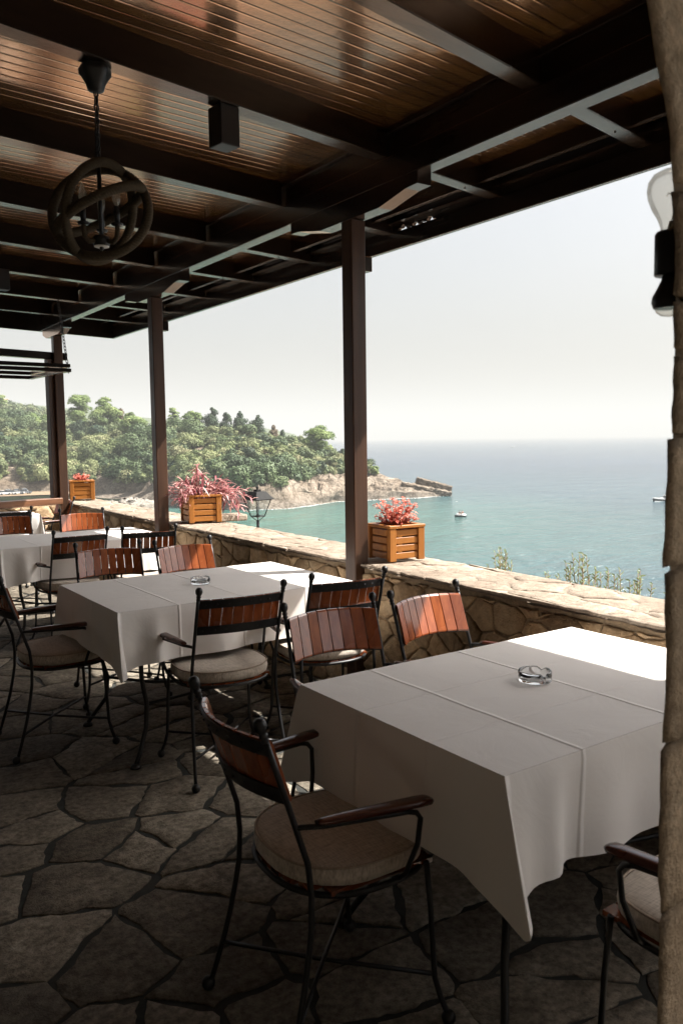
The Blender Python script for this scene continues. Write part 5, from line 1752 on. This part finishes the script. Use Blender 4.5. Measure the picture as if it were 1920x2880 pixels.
# ----------------------------------------------------------------------------- boats
def loft(mb, sections):
    n = len(sections[0]); b = len(mb.v)
    for s in sections:
        for p in s: mb.v.append(tuple(p))
    for i in range(len(sections)-1):
        for k in range(n-1):
            mb.face((b+i*n+k, b+i*n+k+1, b+(i+1)*n+k+1, b+(i+1)*n+k), True)
    mb.face([b+k for k in range(n)][::-1]); mb.face([b+(len(sections)-1)*n+k for k in range(n)])
def motor_boat(loc, rz, s, label):
    r = empty('motor_boat', loc, rz); r.scale = (s, s, s); tag(r, label, 'boat', 'motor boats')
    xs_ = [-3.2, -2.0, -.5, 1.0, 2.2, 3.0, 3.5]
    hw_ = [1.15, 1.22, 1.25, 1.15, .85, .45, .05]
    def sec(za, zb, k=1.0, kk=1.0):
        out = []
        for x, w in zip(xs_, hw_):
            rise = .10*max(0, x)/3.5
            out.append([(x, -w*kk, zb+rise*3), (x, -w*k*.85, za+rise), (x, 0, za-.12+rise), (x, w*k*.85, za+rise), (x, w*kk, zb+rise*3)])
        return out
    mb = MB(); loft(mb, sec(-.25, .35, .9, 1.0)); mb.build('hull', M['hull_dark'], r)
    mb = MB()
    loft(mb, [[(x, -w*1.02, .355+.3*max(0, x)/3.5), (x, -w, .58+.3*max(0, x)/3.5), (x, 0, .66+.3*max(0, x)/3.5), (x, w, .58+.3*max(0, x)/3.5), (x, w*1.02, .355+.3*max(0, x)/3.5)] for x, w in zip(xs_, hw_)])
    mb.build('deck', M['hull_white'], r)
    mb = MB(); loft(mb, [[(x, -w, .60), (x, -w*.8, z), (x, w*.8, z), (x, w, .60)] for x, w, z in [(-1.2, .85, .95), (.3, .85, 1.05), (1.7, .6, .8)]]); mb.build('cabin', M['hull_white'], r)
    mb = MB(); loft(mb, [[(x, -w, z0), (x, -w*.9, z1), (x, w*.9, z1), (x, w, z0)] for x, w, z0, z1 in [(.1, .7, 1.0, 1.5), (.5, .7, 1.02, 1.1)]]); mb.build('windscreen', M['carglass'], r)
    mb = MB(); mb.box(-1.9, .2, -.85, .85, 1.62, 1.68, bev=.02)
    for sx in (-1.8, .1):
        for sy in (-.8, .8): mb.tube([(sx, sy, .6), (sx, sy, 1.63)], .025, 6)
    mb.build('canopy', M['hull_white'], r)
    return r
def at_px(px, depth, z=SEA):
    a = R_(deg(px)); d = depth/math.cos(a-YAW)
    return (math.sin(a)*d, math.cos(a)*d, z)
p = at_px(1872, 246); motor_boat((p[0], p[1], SEA+.15), R_(142), 1.02, 'white motor boat with a dark hull cruising at the right, by the pier edge')
p2 = at_px(1444, 1500); motor_boat((p2[0], p2[1], SEA+.2), R_(150), 1.3, 'tiny white boat far out below the horizon')
# foam wake behind the near boat
mb = MB(); rg = random.Random(5)
d = Vector((math.cos(R_(142)), math.sin(R_(142)), 0)); s = Vector((-d.y, d.x, 0))
for k in range(260):
    t = rg.uniform(-3.2, 10); w = rg.gauss(0, .5+.10*max(0, t)); 
    if t < 0 and abs(w) < 1.0: w = math.copysign(1.0+rg.random()*.3, w)
    c = Vector((p[0], p[1], SEA)) - d*(t+3.0*(t > 0)) + s*w
    mb.sphere((c.x, c.y, SEA+.02), rg.uniform(.08, .22), 5, .5)
o = mb.build('boat_wake', M['foam']); tag(o, 'white foam wake around the cruising boat', 'wake', None, 'stuff')

# jet ski with two riders
pj = at_px(1296, 205)
JR = R_(148)
js = empty('jet_ski', (pj[0], pj[1], SEA+.1), JR); tag(js, 'small white jet ski with a dark base crossing the bay', 'jet ski')
mb = MB(); loft(mb, [[(x, -w, z), (x, -w*.9, -.15), (x, w*.9, -.15), (x, w, z)] for x, w, z in [(-1.4, .5, .3), (-.5, .58, .32), (.5, .55, .36), (1.2, .3, .42), (1.5, .05, .45)]]); mb.build('hull', M['hull_dark'], js)
mb = MB(); loft(mb, [[(x, -w, .33), (x, -w*.6, z), (x, w*.6, z), (x, w, .33)] for x, w, z in [(-1.35, .42, .55), (-.5, .35, .72), (.2, .35, .75), (.7, .42, .95), (1.35, .1, .5)]]); mb.build('body', M['hull_white'], js)
mb = MB(); mb.tube([(.55, 0, .9), (.45, 0, 1.08)], .04, 8); mb.tube([(.4, -.35, 1.1), (.45, 0, 1.1), (.4, .35, 1.1)], .025, 7); mb.build('handlebar', M['blackbox'], js)
def skin_body(name, verts, edges, radii, mat, parent, levels=1):
    me = bpy.data.meshes.new(name); me.from_pydata(verts, edges, []); me.update()
    o = bpy.data.objects.new(name, me); col.objects.link(o); o.parent = parent
    me.materials.append(mat)
    md = o.modifiers.new('skin', 'SKIN'); md.use_smooth_shade = True
    if not me.skin_vertices: me.attributes
    sv = me.skin_vertices[0].data if me.skin_vertices else None
    if sv is not None:
        for i, r in enumerate(radii): sv[i].radius = (r, r)
        sv[0].use_root = True
    s = o.modifiers.new('sub', 'SUBSURF'); s.levels = levels; s.render_levels = levels
    return o
def rider(off, label, top):
    c = empty('person', (0, 0, 0)); c.parent = None
    a = Vector((math.cos(JR), math.sin(JR), 0))
    c.location = Vector((pj[0], pj[1], SEA+.1)) + a*off + Vector((0, 0, .74)); c.rotation_euler = (0, 0, JR)
    tag(c, label, 'person', 'riders on the jet ski')
    V = [(0, 0, .10), (.03, 0, .30), (.07, 0, .48), (.09, 0, .58), (.10, 0, .66), (.12, 0, .78),
         (.08, .18, .46), (.25, .24, .28), (.50, .20, .30), (.08, -.18, .46), (.25, -.24, .28), (.50, -.20, .30),
         (.05, .12, .06), (.36, .30, .08), (.30, .36, -.34), (.42, .36, -.38), (.05, -.12, .06), (.36, -.30, .08), (.30, -.36, -.34), (.42, -.36, -.38)]
    E_ = [(0, 1), (1, 2), (2, 3), (3, 4), (4, 5), (2, 6), (6, 7), (7, 8), (2, 9), (9, 10), (10, 11), (0, 12), (12, 13), (13, 14), (14, 15), (0, 16), (16, 17), (17, 18), (18, 19)]
    Rr = [.15, .14, .15, .07, .075, .095, .06, .045, .035, .06, .045, .035, .09, .07, .05, .04, .09, .07, .05, .04]
    mb = MB()
    me = bpy.data.meshes.new('body'); me.from_pydata(V, E_, [])
    o = bpy.data.objects.new('body', me); col.objects.link(o); o.parent = c; me.materials.append(M['skin'])
    md = o.modifiers.new('skin', 'SKIN'); md.use_smooth_shade = True
    if len(me.skin_vertices) == 0:
        bpy.context.view_layer.objects.active = o
    for i, r in enumerate(Rr):
        if len(me.skin_vertices): me.skin_vertices[0].data[i].radius = (r, r)
    if len(me.skin_vertices): me.skin_vertices[0].data[0].use_root = True
    s = o.modifiers.new('sub', 'SUBSURF'); s.levels = 1; s.render_levels = 1
    mb = MB(); mb.lathe([(.17, .14), (.175, .30), (.18, .46), (.10, .53)], 14, Matrix.Translation((.03, 0, 0))); mb.build('vest', top, c)
    mb = MB(); mb.sphere((.095, 0, .80), .105, 8, 1.05); mb.build('hair', M['hair'], c)
rider(.10, 'person steering the jet ski, arms forward, in a dark vest', M['swim'])
rider(-.55, 'person sitting behind the jet ski driver in a red vest', M['vest'])

# ----------------------------------------------------------------------------- sky, sun, haze
SUN_EL = 51.0
sdir = Vector((.91, -.41, 0)).normalized()*math.cos(R_(SUN_EL)) + Vector((0, 0, math.sin(R_(SUN_EL))))
w = bpy.data.worlds.new('World'); scene.world = w; w.use_nodes = True
nt = w.node_tree
bg = nt.nodes['Background']
sky = nt.nodes.new('ShaderNodeTexSky'); sky.sky_type = 'NISHITA'
sky.sun_disc = False
sky.sun_elevation = R_(SUN_EL); sky.sun_rotation = math.atan2(.91, -.41)
sky.altitude = 0; sky.air_density = 1.0; sky.dust_density = 7.0; sky.ozone_density = .5
hs = nt.nodes.new('ShaderNodeHueSaturation'); hs.inputs['Saturation'].default_value = .5
nt.links.new(sky.outputs[0], hs.inputs['Color']); nt.links.new(hs.outputs[0], bg.inputs['Color'])
bg.inputs['Strength'].default_value = .0735
sl = bpy.data.lights.new('sun', 'SUN'); sl.energy = 5.0; sl.angle = R_(.53); sl.color = (1.0, .95, .88)
so = bpy.data.objects.new('sun', sl); so.rotation_euler = (-sdir).to_track_quat('-Z', 'Y').to_euler(); so.location = (20, -10, 30); col.objects.link(so)

HAZE = 3.2e-4
if HAZE:
    mb = MB(); mb.box(-8800, 59000, -58000, 59000, SEA-3, 350)
    hm = bpy.data.materials.new('haze_air'); hm.use_nodes = True
    hn = hm.node_tree; hn.nodes.clear()
    out = hn.nodes.new('ShaderNodeOutputMaterial'); pv = hn.nodes.new('ShaderNodeVolumePrincipled')
    pv.inputs['Color'].default_value = (.62, .645, .645, 1); pv.inputs['Density'].default_value = HAZE
    hn.links.new(pv.outputs[0], out.inputs['Volume'])
    o = mb.build('haze', hm); tag(o, kind='stuff'); o['label'] = 'pale sea haze over the bay'; o['category'] = 'haze'

# ----------------------------------------------------------------------------- render settings
scene.render.engine = 'CYCLES'
scene.view_settings.view_transform = 'Standard'
scene.view_settings.look = 'None'
scene.view_settings.exposure = 1.62
scene.view_settings.gamma = 1
c = scene.cycles
c.use_denoising = True
c.denoiser = 'OPENIMAGEDENOISE'
c.max_bounces = 10; c.diffuse_bounces = 6; c.glossy_bounces = 4; c.transmission_bounces = 8; c.transparent_max_bounces = 12; c.volume_bounces = 0
c.sample_clamp_indirect = 6.0
c.caustics_reflective = True; c.caustics_refractive = True
c.blur_glossy = .5
c.use_adaptive_sampling = True; c.adaptive_threshold = .015
